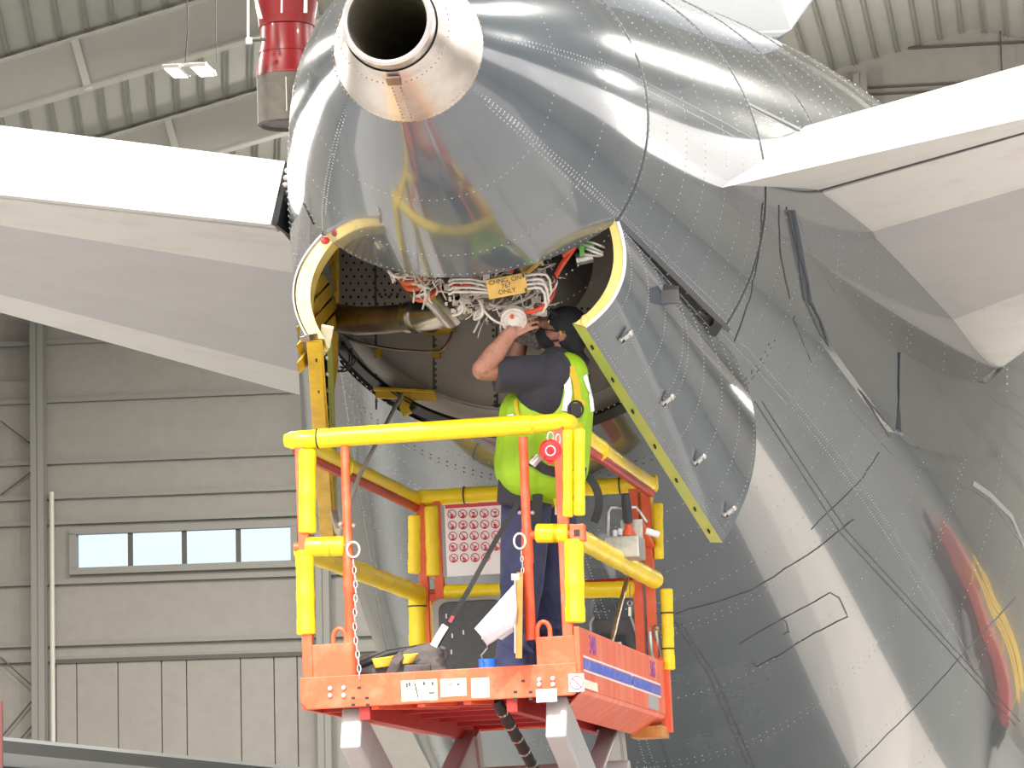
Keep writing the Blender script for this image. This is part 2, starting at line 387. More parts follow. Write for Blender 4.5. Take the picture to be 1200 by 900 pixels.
for y in ry:
    for sg in (-1, 1):
        xe = XR + sg * 30; m = MB(); h0, h1 = 1.0, 1.15
        m.add([H(XR, y, ZR - .1), H(xe, y, zroof(xe) - .1), H(xe, y, zroof(xe) - h1), H(XR, y, ZR - h0)] + [H(XR, y + .03, ZR - .1), H(xe, y + .03, zroof(xe) - .1), H(xe, y + .03, zroof(xe) - h1), H(XR, y + .03, ZR - h0)],
              [(0, 1, 2, 3), (7, 6, 5, 4), (0, 4, 5, 1), (1, 5, 6, 2), (2, 6, 7, 3), (3, 7, 4, 0)])
        rf = obj('rafter', m, 'rafter', ceil)
        for hh, nm in ((.1, 'flange'), (1.08, 'flange')):
            obj(nm, MB().beam(H(XR, y, ZR - hh), H(xe, y, zroof(xe) - hh), .3, .04), 'rafter_edge' if hh < .5 else 'rafter', rf)
        for i in range(1, 7):
            xs = XR + sg * i * 4.3 if sg > 0 else XSA + (i - 4) * 4.3
            obj('stiffener', MB().beam(H(xs, y - .07, zroof(xs) - .12), H(xs + .25 * 1.0, y - .07, zroof(xs) - 1.06), .14, .06, AX), 'rafter_edge', rf)
# one hanging luminaire, then bodiless area and point lights added to brighten the hall
def fixture(c):
    if True:
        t = thing('hanging_light', c, 'white twin LED panel light hanging at upper left under the hangar roof', 'light')
        g = MB(); g.box(c + ZZ * .05, (.36, .04, .03), (SX, AX, ZZ)); g.box(c + ZZ * .05 + AX * .62, (.36, .04, .03), (SX, AX, ZZ)); g.box(c + ZZ * .05 + AX * .3, (.1, .3, .02), (SX, AX, ZZ)); obj('bracket', g, 'lamp_body', t)
        for sx in (-.22, .22):
            h = obj('housing', MB().box(c + SX * sx + AX * .3 + ZZ * .03, (.15, .40, .03), (SX, AX, ZZ)), 'lamp_body', t, bev=.01)
            obj('led_panel', MB().box(c + SX * sx + AX * .3 - ZZ * .002, (.11, .36, .004), (SX, AX, ZZ)), 'led', h)
        obj('cable', MB().tube([c + ZZ * .05, c + ZZ * .7 + SX * .06, c + ZZ * 3], .012, 5), 'rubber', t); obj('cable', MB().tube([c + ZZ * .05 + SX * .5 + AX * .1, c + ZZ * 3 + SX * .5 + AX * .1], .006, 5), 'rubber', t)
        return t
_fx, _fz = onwall(217, 80, 60.0); L0 = fixture(H(_fx, 60.0, _fz))
for y in (30, 45, 60, 72):  # unseen area lights without fixtures, added as fill under the roof
    for dx in (-18, -9, 9, 18):
        l = bpy.data.lights.new('hall_fill', 'AREA'); l.energy = 1700; l.size = 1.0; l.color = (1, .96, .88)
        lo_ = bpy.data.objects.new('hall_fill', l); COL.objects.link(lo_); lo_.location = H(XR + dx, y, zroof(XR + dx) - 2.0)

for dx in (-9, 2, 12):  # bodiless point lights added to brighten the gable wall and roof
    l = bpy.data.lights.new('hall_fill', 'POINT'); l.energy = 900; l.shadow_soft_size = .5; l.color = (1, .95, .87)
    lo_ = bpy.data.objects.new('hall_fill', l); COL.objects.link(lo_); lo_.location = H(XR + dx, 77, ZR - 4 - abs(dx) * .25)

# ================================================================== AIRCRAFT
RS = [(-.5, .19), (0, .315), (.45, .50), (1.25, .765), (1.84, .90), (2.93, 1.13), (4.15, 1.365), (5.53, 1.62), (7.1, 1.90), (8.94, 2.21), (11.07, 2.52), (13.6, 2.80), (17, 3.0), (40, 3.0)]
def _pchip():
    n = len(RS); h = [RS[i + 1][0] - RS[i][0] for i in range(n - 1)]; d = [(RS[i + 1][1] - RS[i][1]) / h[i] for i in range(n - 1)]
    m = [d[0]] + [0 if d[i - 1] * d[i] <= 0 else 2 * d[i - 1] * d[i] / (d[i - 1] + d[i]) for i in range(1, n - 1)] + [d[-1]]
    return h, m
_h, _m = _pchip()
def RAD(s):
    s = max(-.5, min(39.9, s)); i = 0
    while s > RS[i + 1][0]: i += 1
    t = (s - RS[i][0]) / _h[i]; y0, y1 = RS[i][1], RS[i + 1][1]
    return y0 * (1 + 2 * t) * (1 - t) ** 2 + _m[i] * _h[i] * t * (1 - t) ** 2 + y1 * t * t * (3 - 2 * t) + _m[i + 1] * _h[i] * t * t * (t - 1)
TAIL = P(478, 55, 16.6)
def F(s, th, off=0):
    p = F0(s, th)
    return p + FN(s, th) * off if off else p
def DEEP(s): t = max(0, min(1, (s - 3.7) / 10.5)); return 1 + .5 * t * t * (3 - 2 * t)     # the belly hangs deeper further forward
def F0(s, th):
    a = math.radians(th); r = RAD(s); z = math.sin(a)
    return TAIL + AX * s + (SX * math.cos(a) + ZZ * (z * (DEEP(s) if z < 0 else 1))) * r
def FN(s, th):
    ds = F0(s + .04, th) - F0(s - .04, th); dt = F0(s, th + .5) - F0(s, th - .5)
    return ds.cross(dt).normalized()
def INV(u, v):                                   # where a view ray first meets the fuselage, as (s, angle)
    r = ray(u, v); d = 16.6
    while d < 60:
        q = CAM + r * d - TAIL; s = q.dot(AX); x = q.dot(SX); z = q.dot(ZZ)
        if s > 0 and math.hypot(x, z / (DEEP(s) if z < 0 else 1)) < RAD(s): break
        d += .02
    return s, math.degrees(math.atan2(z / (DEEP(s) if z < 0 else 1), x))
plane = thing('aircraft', H(TAIL.dot(SX), TAIL.dot(AX) + 14, 0), 'grey aircraft tail jutting from the hangar with open bay doors above the orange lift', 'aircraft')
SOL = dict(solid=.012, solmat=1)
def sa(th): t = (th + 90) / 54; return 1.35 + .32 * t * t
SF = 3.62
def sfw(th): t = (th + 90) / 54; return SF + .06 * abs(t) - .22 * t
panels = []
def skin(name, s0, s1, t0, t1, label=None):
    f0 = s0 if callable(s0) else (lambda t: s0); f1 = s1 if callable(s1) else (lambda t: s1)
    L = f1((t0 + t1) / 2) - f0((t0 + t1) / 2); nu = max(3, int(L / .16)); nv = max(4, int((t1 - t0) / 3.5))
    def fn(i, j): th = lerp(t0, t1, j); return F(lerp(f0(th), f1(th), i), th)
    o = obj(name, MB().grid(fn, nu, nv, flip=True), ['skin_grey', 'skin_inner'], plane, smooth=True, auto=180, recalc=False, **SOL)
    panels.append((o, f0, f1, t0, t1)); return o
TR, TL = -36, -144
skin('skin_panel', 0, sa, TL, TR)
for a, b in ((TR, 60), (60, 120), (120, 216)):
    skin('skin_panel', 0, 1.67, a, b)
    skin('skin_panel', 1.67, SF, a, b)
bands = [SF, 5.2, 7.0, 9.0, 11.4, 14.5, 19, 27, 39]
for i in range(len(bands) - 1):
    a0 = bands[i]
    for t0, t1 in ((TL, -90), (-90, TR), (TR, 20), (20, 90), (90, 160), (160, 216)):
        skin('skin_panel', (sfw if (a0 == SF and t1 <= TR) else a0), bands[i + 1], t0, t1)
# rivet rows and seams, each row set under the panel it is set in
def rivet_rows(parent, rows, sp=.032, r=.0042, m='rivet'):
    mb = MB()
    for row in rows:
        acc = 0; prev = None
        for s, th in row:
            p = F(s, th)
            if prev is not None:
                L = (p[0] - prev[0]).length if False else (p - prev[0]).length
                while acc < L:
                    t = acc / L; ss = lerp(prev[1], s, t); tt = lerp(prev[2], th, t); n = FN(ss, tt); c = F(ss, tt, .0); x, y, z = basis(n)
                    mb.add([c + (x * math.cos(k * math.pi / 3) + y * math.sin(k * math.pi / 3)) * r - z * .002 for k in range(6)] + [c + z * .003], [(k, (k + 1) % 6, 6) for k in range(6)])
                    acc += sp
                acc -= L
            prev = (p, s, th)
    return stuff(obj('rivets', mb, m, parent))
def ring(s, t0, t1, n=30): return [((s(lerp(t0, t1, i / n)) if callable(s) else s), lerp(t0, t1, i / n)) for i in range(n + 1)]
def line(s0, s1, th, th1=None, n=12): return [(lerp(s0, s1, i / n), lerp(th, th if th1 is None else th1, i / n)) for i in range(n + 1)]
def seam(row, w=.012, m='seam', parent=plane, off=.002, name='seam_strip', t=.0025):
    return obj(name, MB().ribbon([F(s, th, off) for s, th in row], w * .7, [FN(s, th) for s, th in row], t), m, parent)
for o, f0, f1, t0, t1 in panels:
    m0 = (t0 + t1) / 2; L0, L1 = f0(m0), f1(m0)
    if L0 > 9.5 or t0 >= 120 and L0 > 3 or (t0 >= 60 and L0 > 6): continue
    rows = []
    if L0 < SF:
        for s in (.62, 1.12): 
            if L0 <= s < L1: rows.append(ring(s, t0, t1))
        if L0 == 0:
            e = (lambda f: (lambda th: f(th) - .03))(f1); rows.append(ring(e, t0, t1)); rows.append(ring(.03, t0, t1))
        else:
            for s in (1.70, 1.95, 2.25, 2.55, 2.9, 3.2, 3.45, SF - .03): rows.append(ring(s, t0, t1))
        for th in (t0 + 1, t1 - 1): rows.append(line(L0 + .03, L1 - .03, th))
        if t0 == TR:
            rows += [line(L0 + .03, L1, 8), line(L0 + .03, L1, 10.5), line(L0 + .03, L1, -33), line(L0, L1, -34.4)]
    else:
        k = 4 if L0 < 7 else 2
        for i in range(k + 1): rows.append(ring(lerp(L0 + .04, L1 - .04, i / k), t0, t1))
        for th in (t0 + .7, t1 - .7): rows.append(line(L0 + .04, L1 - .04, th))
    rivet_rows(o, rows, .034 if L0 < 5 else .05, .0066 if L0 < 5 else .0075)
for s in (1.67, SF, 5.2, 7.0, 9.0, 11.4):
    for t0, t1 in ((TR, 20), (20, 90), (90, 160)):
        if s < 4 or t0 > 0: seam(ring(s, t0, t1), .008)
for th in (20, 90): seam(line(SF, 11, th, n=30), .008)
seam(line(5.2, 11, -87, n=24), .008)
seam(line(1.66, SF + .08, TR + .6), .035); seam(line(1.66, SF, TL - .6), .03)
# double row of square fasteners under the bay and right of the hatch
rivet_rows(panels[7][0], [ring(4.35, TL, TR), ring(4.43, TL, TR)], .05, .014, 'rivet_dark')
hrow = [INV(u, v) for u, v in ((812, 520), (835, 490), (860, 460), (885, 430), (905, 395))]
rivet_rows(panels[8][0], [hrow, [(s + .06, t) for s, t in hrow]], .045, .012, 'rivet_dark')
rivet_rows(panels[8][0], [[(s, TR + 1.2) for s in (1.75, 2.4, 3, SF)]], .03, .008, 'rivet_dark')
# hatch outline and long skin laps in the lower flank, from where they lie on the skin
def skinline(pts, w=.010, m='seam', name='seam_strip', sub=6):
    out = []
    for (a, b) in zip(pts[:-1], pts[1:]):
        for i in range(sub): out.append(INV(lerp(a[0], b[0], i / sub), lerp(a[1], b[1], i / sub)))
    out.append(INV(*pts[-1])); return seam(out, w, m, name=name, t=.0012)
skinline([(866, 753), (972, 694), (983, 700), (993, 722), (935, 752), (915, 766), (886, 781), (882, 776)], .012)
skinline([(915, 724), (921, 728), (924, 740), (918, 742)], .01)
skinline([(792, 718), (880, 692), (960, 640), (1000, 608)], .01)
skinline([(790, 728), (830, 790), (875, 895)], .012); skinline([(798, 730), (838, 792), (884, 899)], .01)
skinline([(884, 470), (985, 625), (1110, 760), (1190, 850)], .010); skinline([(892, 470), (992, 622), (1118, 760), (1195, 845)], .008)
skinline([(1000, 900), (1080, 820), (1130, 765), (1190, 700)], .008)
skinline([(950, 620), (1010, 560), (1030, 530)], .006)
# tail cone in bare metal and exhaust
cone = obj('exhaust_cone', MB().grid(lambda i, j: TAIL + AX * lerp(-.43, .012, i) + (SX * math.cos(j * 2 * math.pi) + ZZ * math.sin(j * 2 * math.pi)) * lerp(.203, .327, i ** .92), 8, 56), ['bare_metal', 'skin_inner'], plane, smooth=True, auto=180, solid=.01, solmat=1)
ex = MB(); pr = [(.9, .158), (-.50, .166), (-.515, .170), (-.522, .182), (-.515, .194), (-.49, .196), (-.40, .194), (-.38, .2)]
ex.lathe(pr, TAIL, AX, 48, caps=False); exo = obj('exhaust_pipe', ex, 'bare_metal', plane, smooth=True)
obj('liner', MB().lathe([(.9, .155), (-.49, .1635)], TAIL, AX, 40, caps=False), 'exhaust_in', exo, smooth=True, label=None) if False else obj('liner', MB().lathe([(.9, .155), (-.49, .1635)], TAIL, AX, 40, caps=False), 'exhaust_in', exo, smooth=True)
obj('baffle', MB().lathe([(.88, .157), (.9, .157)], TAIL, AX, 32), 'rubber', exo)
cr = MB()
for s, r, n in ((-.36, .238, 60), (-.01, .331, 90)):
    for i in range(n):
        a = 2 * math.pi * i / n; e = SX * math.cos(a) + ZZ * math.sin(a); cr.ball(TAIL + AX * s + e * r, .0042, 6, 3)
for i in range(11):
    for dx in (-.018, .018): 
        t = i / 11; cr.ball(TAIL + AX * lerp(-.34, -.02, t) - ZZ * (lerp(.238, .329, t) + .001) + SX * dx, .0042, 6, 3)
stuff(obj('rivets', cr, 'steel_hot', cone))
obj('drain_plate', MB().add([TAIL + AX * s - ZZ * (r + .004) + SX * x for s, r in ((-.41, .222), (-.35, .24)) for x in (-.03, .03)] + [TAIL + AX * s - ZZ * (r - .004) + SX * x for s, r in ((-.41, .222), (-.35, .24)) for x in (-.03, .03)], [(0, 1, 3, 2), (4, 6, 7, 5), (0, 4, 5, 1), (2, 3, 7, 6)]), 'steel_hot', cone)
# small dark vent slot on the left flank and bright tie-down tabs
_s, _t = INV(363, 250); seam([INV(356, 238), INV(362, 250), INV(368, 262)], .03, 'rubber', name='vent_slot')
# hinge-line access bay interior: bulkhead, frame ring, stringers
BS = 3.72
bk = MB(); n = 48; BR = RAD(BS) - .02
bk.add([TAIL + AX * BS] + [TAIL + AX * BS + (SX * math.cos(2 * math.pi * i / n) + ZZ * math.sin(2 * math.pi * i / n)) * BR for i in range(n)], [(0, i + 1, (i + 1) % n + 1) for i in range(n)])
bk.add([TAIL + AX * (BS + .03)] + [TAIL + AX * (BS + .03) + (SX * math.cos(2 * math.pi * i / n) + ZZ * math.sin(2 * math.pi * i / n)) * BR for i in range(n)], [(0, (i + 1) % n + 1, i + 1) for i in range(n)])
bko = obj('bulkhead', bk, 'bulkhead', plane)
def BPX(u, v, ds=0):                              # view ray against the bulkhead plane
    r = ray(u, v); t = (TAIL.dot(AX) + BS - ds - CAM.dot(AX)) / r.dot(AX); return CAM + r * t
bv = MB()
for col in (((440, 330), (441, 470)), ((508, 300), (511, 492)), ((578, 380), (581, 495)), ((445, 345), (470, 345)), ((690, 440), (692, 490)), ((640, 360), (690, 362)), ((640, 366), (690, 368)), ((700, 462), (742, 458))):
    L = math.hypot(col[1][0] - col[0][0], col[1][1] - col[0][1])
    for i in range(int(L / 7) + 1): 
        t = i * 7 / L; bv.ball(BPX(lerp(col[0][0], col[1][0], t), lerp(col[0][1], col[1][1], t)), (.009, .006, .009), 6, 3)
stuff(obj('rivets', bv, 'rivet_dark', bko))
for a, b in (((440, 300), (441, 480)), ((507, 300), (509, 495)), ((582, 380), (583, 498)), ((577, 475), (620, 474)), ((670, 466), (745, 462)), ((690, 440), (693, 497))):
    obj('panel_joint', MB().beam(BPX(*a, .004), BPX(*b, .004), .006, .01), 'seam', bko)
dp = MB()
for i in range(16):
    for j in range(10): dp.ball(BPX(402 + i * 9 + (j % 2) * 4, 300 + j * 8), .008, 5, 3)
stuff(obj('dimples', dp, 'rubber', bko))
def ringstrip(name, s0, s1, r0, r1, t0, t1, m, n=40):
    def g(off): return lambda i, j: TAIL + AX * (lerp(s0, s1, i) - .10 * (lerp(t0, t1, j) + 90) / 54) + (SX * math.cos(math.radians(lerp(t0, t1, j))) + ZZ * math.sin(math.radians(lerp(t0, t1, j)))) * (lerp(r0, r1, i) + off)
    mb = MB().grid(g(0), 1, n); mb.grid(g(.015), 1, n); return obj(name, mb, m, plane)
ringstrip('frame_ring', SF - .06, SF + .06, RAD(SF) - .14, RAD(SF) - .02, TL, TR, 'bulkhead')
ringstrip('seal_ring', SF - .09, SF - .02, RAD(SF) - .045, RAD(SF) - .005, TL, TR, 'rubber')
fr_ = MB()
for i in range(60):
    a = math.radians(lerp(TL, TR, i / 59)); fr_.ball(TAIL + AX * (SF - .02 - .10 * (math.degrees(a) + 90) / 54) + (SX * math.cos(a) + ZZ * math.sin(a)) * (RAD(SF) - .10), .008, 5, 3)
stuff(obj('frame_bolts', fr_, 'rivet_dark', plane))
# yellow bracket with rod fitting on the bulkhead, prop rod down to the door
br = MB(); br.beam(BPX(440, 457, .07), BPX(512, 461, .07), .02, .14, AX); br.beam(BPX(440, 462, .1), BPX(512, 466, .1), .04, .02, AX)
obj('strut_bracket', br, 'zinc_yellow', plane, bev=.004)
br = MB(); br.ribbon([BPX(472, 462, .1), BPX(478, 468, .1), BPX(474, 478, .1), BPX(478, 486, .1)], .05, -AX, .02); br.ribbon([BPX(484, 465, .1), BPX(476, 472, .1)], .04, -AX, .02)
obj('strut_fitting', br, 'zinc_yellow', plane)
obj('prop_rod', MB().tube([P(471, 462, 20.0), P(455, 492, 19.6), P(420, 560, 19.0), P(392, 645, 18.6)], .011, 8), 'case_frame', plane, smooth=True)
obj('bracket', MB().beam(BPX(497, 388, .08), BPX(531, 384, .08), .04, .14, AX), 'zinc_yellow', plane, bev=.004)
obj('bracket', MB().beam(BPX(508, 414, .05), BPX(516, 414, .05), .05, .05, AX), 'zinc_yellow', plane)
obj('bracket', MB().beam(BPX(440, 415, .05), BPX(447, 415, .05), .05, .05, AX), 'zinc_yellow', plane)
def bez(a, b, c, n=10): a, b, c = V(a), V(b), V(c); return [a * (1 - t) ** 2 + b * 2 * t * (1 - t) + c * t * t for t in [i / n for i in range(n + 1)]]
obj('bonding_cable', MB().tube(bez(BPX(401, 392, .2), BPX(432, 412, .2), BPX(515, 412, .1)) + bez(BPX(515, 412, .1), BPX(526, 405, .1), BPX(530, 388, .1))[1:], .008, 6), 'steel_hot', plane, smooth=True)
for q in (((402, 400), (420, 425), (396, 436)), ((398, 430), (418, 434), (411, 408)), ((396, 434), (408, 440), (418, 420))):
    obj('loose_wire', MB().tube(bez(*[BPX(*p, .35) for p in q]), .005, 5), 'cable_dark', plane, smooth=True)

# ---------------- bay doors
def door(name, ha, hf, fa, ff, N, ba, bf, label):
    def D(a, b, off=0):
        h = ha.lerp(hf, a); f = fa.lerp(ff, a); c = (f - h).normalized(); n = (N - c * N.dot(c)).normalized()
        return h.lerp(f, b) + n * (lerp(ba, bf, a) * 4 * b * (1 - b) + off)
    m = MB().grid(lambda i, j: D(i, j), 24, 20)
    o = obj(name, m, ['skin_grey', 'zinc_yellow'], plane, smooth=True, auto=180) if False else None
    m2 = MB().grid(lambda i, j: D(i, j), 24, 20); m2.grid(lambda i, j: D(i, j, -.012), 24, 20, mat=1)
    o = obj(name, m2, ['skin_grey', 'zinc_yellow'], plane, smooth=True, auto=180); o['label'] = label
    return o, D
hRa, hRf = F(1.66, TR, .01), P(856, 408, 20.25)
rd, DR = door('access_door', hRa, hRf, P(686, 384, 18.1), P(847, 636, 20.0), SX, .10, .155, 'right bay door, grey riveted outside')
hLa, hLf = F(1.66, TL, .01), P(397, 408, 20.25)
ld, DL = door('access_door', hLa, hLf, P(362, 397, 18.1), P(381, 640, 20.0), -SX, .10, .15, 'left bay door, yellow ribbed inside')
def strip(D, a0, a1, b0, b1, o0, o1, m, parent, name, n=16, t=.004):
    # a thick band following the door
    g = MB()
    def q(off): return lambda i, j: D(lerp(a0, a1, j), lerp(b0, b1, j), lerp(o0, o1, i) + off)
    g.grid(lambda i, j: D(lerp(a0, a1, i), lerp(b0, b1, i), lerp(o0, o1, j)), n, 1)
    g.grid(lambda i, j: D(lerp(a0, a1, i) + t * .6, lerp(b0, b1, i) + t * (abs(a1 - a0) > .5), lerp(o0, o1, j)), n, 1)
    return obj(name, g, m, parent)
for D, par, sg in ((DR, rd, 1), (DL, ld, -1)):
    # aft rim: a wide painted flange turned inward, its outer bead pale
    g = MB(); w = .012
    if sg > 0:
        g.grid(lambda i, j: D(-.004 - .0 * j, i, lerp(.004, -.052, j)), 24, 1); g.grid(lambda i, j: D(.02, i, lerp(.0, -.052, j)), 24, 1); g.grid(lambda i, j: D(lerp(-.004, .02, j), i, -.052), 24, 1)
    else:
        g.grid(lambda i, j: D(-.004, i, lerp(.0, -.075, j)), 24, 1); g.grid(lambda i, j: D(.05, i, lerp(.0, -.09, j)), 24, 1); g.grid(lambda i, j: D(lerp(-.004, .05, j), i, lerp(-.075, -.09, j)), 24, 1)
    obj('aft_rim', g, 'zinc_cream', par, smooth=True)
    obj('seal_bead', MB().tube([D(-.006, i / 20, .004) for i in range(21)], .009, 6), 'white_paint' if sg > 0 else 'steel', par, smooth=True)
    g = MB(); g.grid(lambda i, j: D(i, 1.0, lerp(.0, -.065, j)), 20, 1); g.grid(lambda i, j: D(i, .985, lerp(.0, -.065, j)), 20, 1); g.grid(lambda i, j: D(i, lerp(.985, 1, j), -.065), 20, 1)
    obj('edge_flange', g, 'zinc_green' if sg > 0 else 'zinc_yellow', par)
    g = MB()
    for a in (.08, .22, .36, .52, .68, .82, .93): g.beam(D(a, 1.004, -.028), D(a + .012, 1.004, -.028), .02, .008, SX)
    stuff(obj('slot', g, 'rubber', par))
# outside of the right door: rivet rows, latches, vent scoop
dr = MB()
for a in (.03, .15, .27, .40, .44, .56, .70, .84, .96):
    for i in range(40):
        b = .03 + .94 * i / 39
        dr.ball(DR(a + .02 * math.sin(b * 3), b, .0), .0042, 5, 3)
for b in (.03, .97):
    for i in range(70): dr.ball(DR(.02 + .96 * i / 69, b, .0), .0042, 5, 3)
stuff(obj('rivets', dr, 'rivet', rd))
for i, (u, v) in enumerate(((728, 392), (776, 468), (817, 538), (853, 598))):
    best = min(((DR(a / 60, b / 40), a / 60, b / 40) for a in range(61) for b in range(25, 41)), key=lambda q: (proj(q[0])[0] - u) ** 2 + (proj(q[0])[1] - v) ** 2)
    c = DR(best[1], best[2], .012); d = (DR(best[1] + .02, best[2]) - DR(best[1], best[2])).normalized(); e = (DR(best[1], best[2] + .03) - DR(best[1], best[2])).normalized()
    n_ = d.cross(e).normalized(); n_ = n_ if n_.dot(SX) > 0 else -n_
    k = ZZ * .75 + SX * .5; L = MB(); L.beam(c - k * .030, c + k * .032 + n_ * .02, .028, .014, n_); L.ball(c + k * .03 + n_ * .018, .017, 8, 6); L.beam(c - k * .04, c - k * .02, .036, .02, n_)
    obj('latch', L, 'galv', rd, smooth=True, bev=.003)
    obj('latch_hole', MB().ball(c - k * .028 + n_ * .002, (.014, .014, .014), 8, 5), 'rubber', rd)
c = DR(.28, .22, .0); g = MB(); g.beam(c, c + SX * .075 - AX * .03 - ZZ * .02, .085, .012, AX); g.box(c + SX * .04 - AX * .03 - ZZ * .03, (.045, .012, .035), (SX, AX, ZZ))
obj('vent_scoop', g, 'case_dark', rd, bev=.003)
# inside of the left door: gusset ribs, end frame, green and yellow edge angles, hinge tab
for i in range(5):
    y = 292 + i * 21
    ua = 392; g = MB()
    a0, a1 = P(355 + 0, y + 36, 18.35), P(394, y + 0, 19.3)
    up = (P(394, y + 30, 18.9) - P(360, y + 60, 18.4)).cross(a1 - a0)
    pts = [P(354 + (i == 0) * 8, y + 44, 18.25), P(372, y + 14, 18.5), P(393, y - 8, 19.2), P(395, y + 6, 19.3), P(378, y + 26, 18.7), P(358, y + 56, 18.35)]
    bk_ = [p - SX * .03 - ZZ * .025 for p in pts]
    g.add(pts + bk_, [(0, 1, 4, 5), (1, 2, 3, 4), (6, 11, 10, 7), (7, 10, 9, 8)] + [(k, (k + 1) % 6, (k + 1) % 6 + 6, k + 6) for k in range(6)])
    obj('rib', g, 'zinc_yellow', ld, bev=.003)
g = MB(); g.ribbon([P(391, 286, 19.45), P(391, 330, 19.6), P(390, 380, 19.8), P(390, 430, 20.0), P(384, 470, 20.1)], .055, -FW, .012)
obj('end_frame', g, 'zinc_yellow', ld)
g = MB(); g.beam(P(368, 398, 18.12), P(384, 640, 19.95), .07, .03, FW); obj('edge_angle', g, 'zinc_yellow', ld, bev=.004)
g = MB(); g.beam(P(386, 392, 18.6), P(393, 606, 19.95), .022, .09, FW); obj('edge_angle', g, 'zinc_green', ld)
g = MB(); g.beam(P(380, 396, 18.65), P(387, 606, 20.0), .03, .05, FW); obj('edge_seal', g, 'rubber', ld)
g = MB()
for i in range(11): g.ball(P(lerp(384, 391, i / 10) - 2, 400 + i * 19, 18.55 + i * .128), .013, 7, 5)
stuff(obj('bolts', g, 'galv', ld))
g = MB(); g.ribbon([P(384, 382, 18.3), P(380, 404, 18.35), P(375, 412, 18.4)], .06, -FW, .01); obj('hinge_tab', g, 'label_cream', ld, bev=.004)
g = MB(); g.beam(P(357, 397, 18.02), P(368, 395, 18.1), .03, .05, FW); obj('corner_cap', g, 'steel_hot', ld, bev=.003)
obj('red_tag', MB().ball(P(381, 282, 18.15), (.022, .022, .018), 8, 6), 'label_red', ld)
for v in (432, 575): obj('identity_plate', MB().box(P(372 + (v - 430) * .06, v, 18.25 + (v - 400) * .0075), (.022, .008, .04)), 'label_cream', ld)
g = MB(); g.beam(P(391, 600, 19.5), P(396, 622, 19.3), .03, .03); obj('strut_end', g, 'galv', ld)
obj('door_hook', MB().ball(hRa.lerp(P(686, 384, 18.1), 1) + ZZ * .03 - AX * .02, (.02, .02, .03), 8, 6), 'zinc_cream', rd)

# ---------------- auxiliary power unit in the bay
apu = obj('power_unit', MB().lathe([(0, .12), (.05, .3), (.5, .36), (1.1, .36), (1.3, .25), (1.45, .1)], P(575, 262, 18.35), AX, 28), 'cable_dark', plane, smooth=True)
obj('duct', MB().tube([P(392, 372, 19.4), P(420, 376, 19.2), P(450, 375, 19.0), P(478, 372, 18.9)], [.072, .072, .070, .069], 20), 'steel_hot', apu, smooth=True)
obj('elbow', MB().tube(bez(P(480, 371, 18.9), P(525, 372, 18.75), P(546, 356, 18.7)) , [.068, .07, .072, .072, .07, .068, .066, .062, .06, .055, .05], 20), 'steel', apu, smooth=True)
obj('duct', MB().tube([P(482, 316, 18.45), P(495, 332, 18.5), P(512, 350, 18.6), P(530, 372, 18.75)], [.085, .075, .062, .06], 20), 'steel', apu, smooth=True)
for u, w in ((484, 24), (497, 10), (504, 5)):
    obj('clamp', MB().lathe([(-w / 1000, .075), (-w / 1000, .08), (w / 1000, .08), (w / 1000, .075)], P(u, 371.5, 18.88), P(500, 372, 18.8) - P(480, 372, 18.9), 24), 'steel', apu, smooth=True)
for i, (u, v, r) in enumerate(((484, 316, .088), (489, 323, .09), (494, 330, .09), (499, 336, .088))):
    obj('insulation_band', MB().lathe([(-.011, r - .006), (-.006, r), (.006, r), (.011, r - .006)], P(u, v, 18.42 + i * .02), P(512, 350, 18.6) - P(490, 322, 18.45), 24), 'clamp_orange' if i != 2 else 'steel', apu, smooth=True)
obj('starter_flange', MB().lathe([(-.02, .04), (-.02, .062), (.015, .062), (.02, .054), (.012, .048), (.012, .03), (.022, .028), (.022, .01)], P(602, 374, 18.05), -FW + ZZ * -.5, 20), 'cable_white', apu, smooth=True)
obj('flange_boss', MB().ball(P(600, 371, 18.02), (.011, .011, .011), 10, 6), 'cable_red', apu)
pm = frame(P(594, 335, 17.95), RT * 1.0 + UP * .19 - FW * .0, UP - RT * .19 - FW * .25)
pl = MB(); _x = pm.col[0].to_3d(); _y = pm.col[1].to_3d(); _z = pm.col[2].to_3d()
pl.box(P(594, 335, 17.955), (.093, .048, .006), (_x, _y, _z)); po = obj('placard', pl, 'placard', apu, bev=.003); po['label'] = 'tan warning placard with stencilled black lettering'
tm = pm.copy(); tm.translation = P(593, 334.5, 17.955) + _z * .0068
text('lettering', 'CHNG. ON\n767\nONLY', .031, tm, 'label_black', po)
for sx in (-1, 1):
    for sy in (-1, 1): 
        if sx > 0: obj('placard_clip', MB().box(P(594, 335, 17.95) + _x * (.084 * sx) + _y * (.036 * sy) + _z * .006, (.005, .009, .004), (_x, _y, _z)), 'cable_dark', po)
obj('strap_tab', MB().box(P(570, 318, 17.95), (.016, .006, .045), (RT, FW, UP)), 'cable_white', apu)
g = MB(); g.box(P(617, 305, 18.1), (.05, .04, .045), (RT * .8 + UP * .6, FW, UP * .8 - RT * .6)); g.box(P(626, 312, 18.05), (.05, .01, .012), (RT * .75 + UP * .66, FW, UP * .75 - RT * .66))
obj('igniter_box', g, 'placard', apu, bev=.006)
obj('relay', MB().box(P(638, 310, 18.3), (.045, .05, .06), (RT * .8 + UP * .6, FW, UP * .8 - RT * .6)), 'black_plastic', apu, bev=.006)
obj('relay', MB().box(P(633, 306, 18.1), (.006, .02, .025), (RT * .8 + UP * .6, FW, UP * .8 - RT * .6)), 'cable_white', apu)
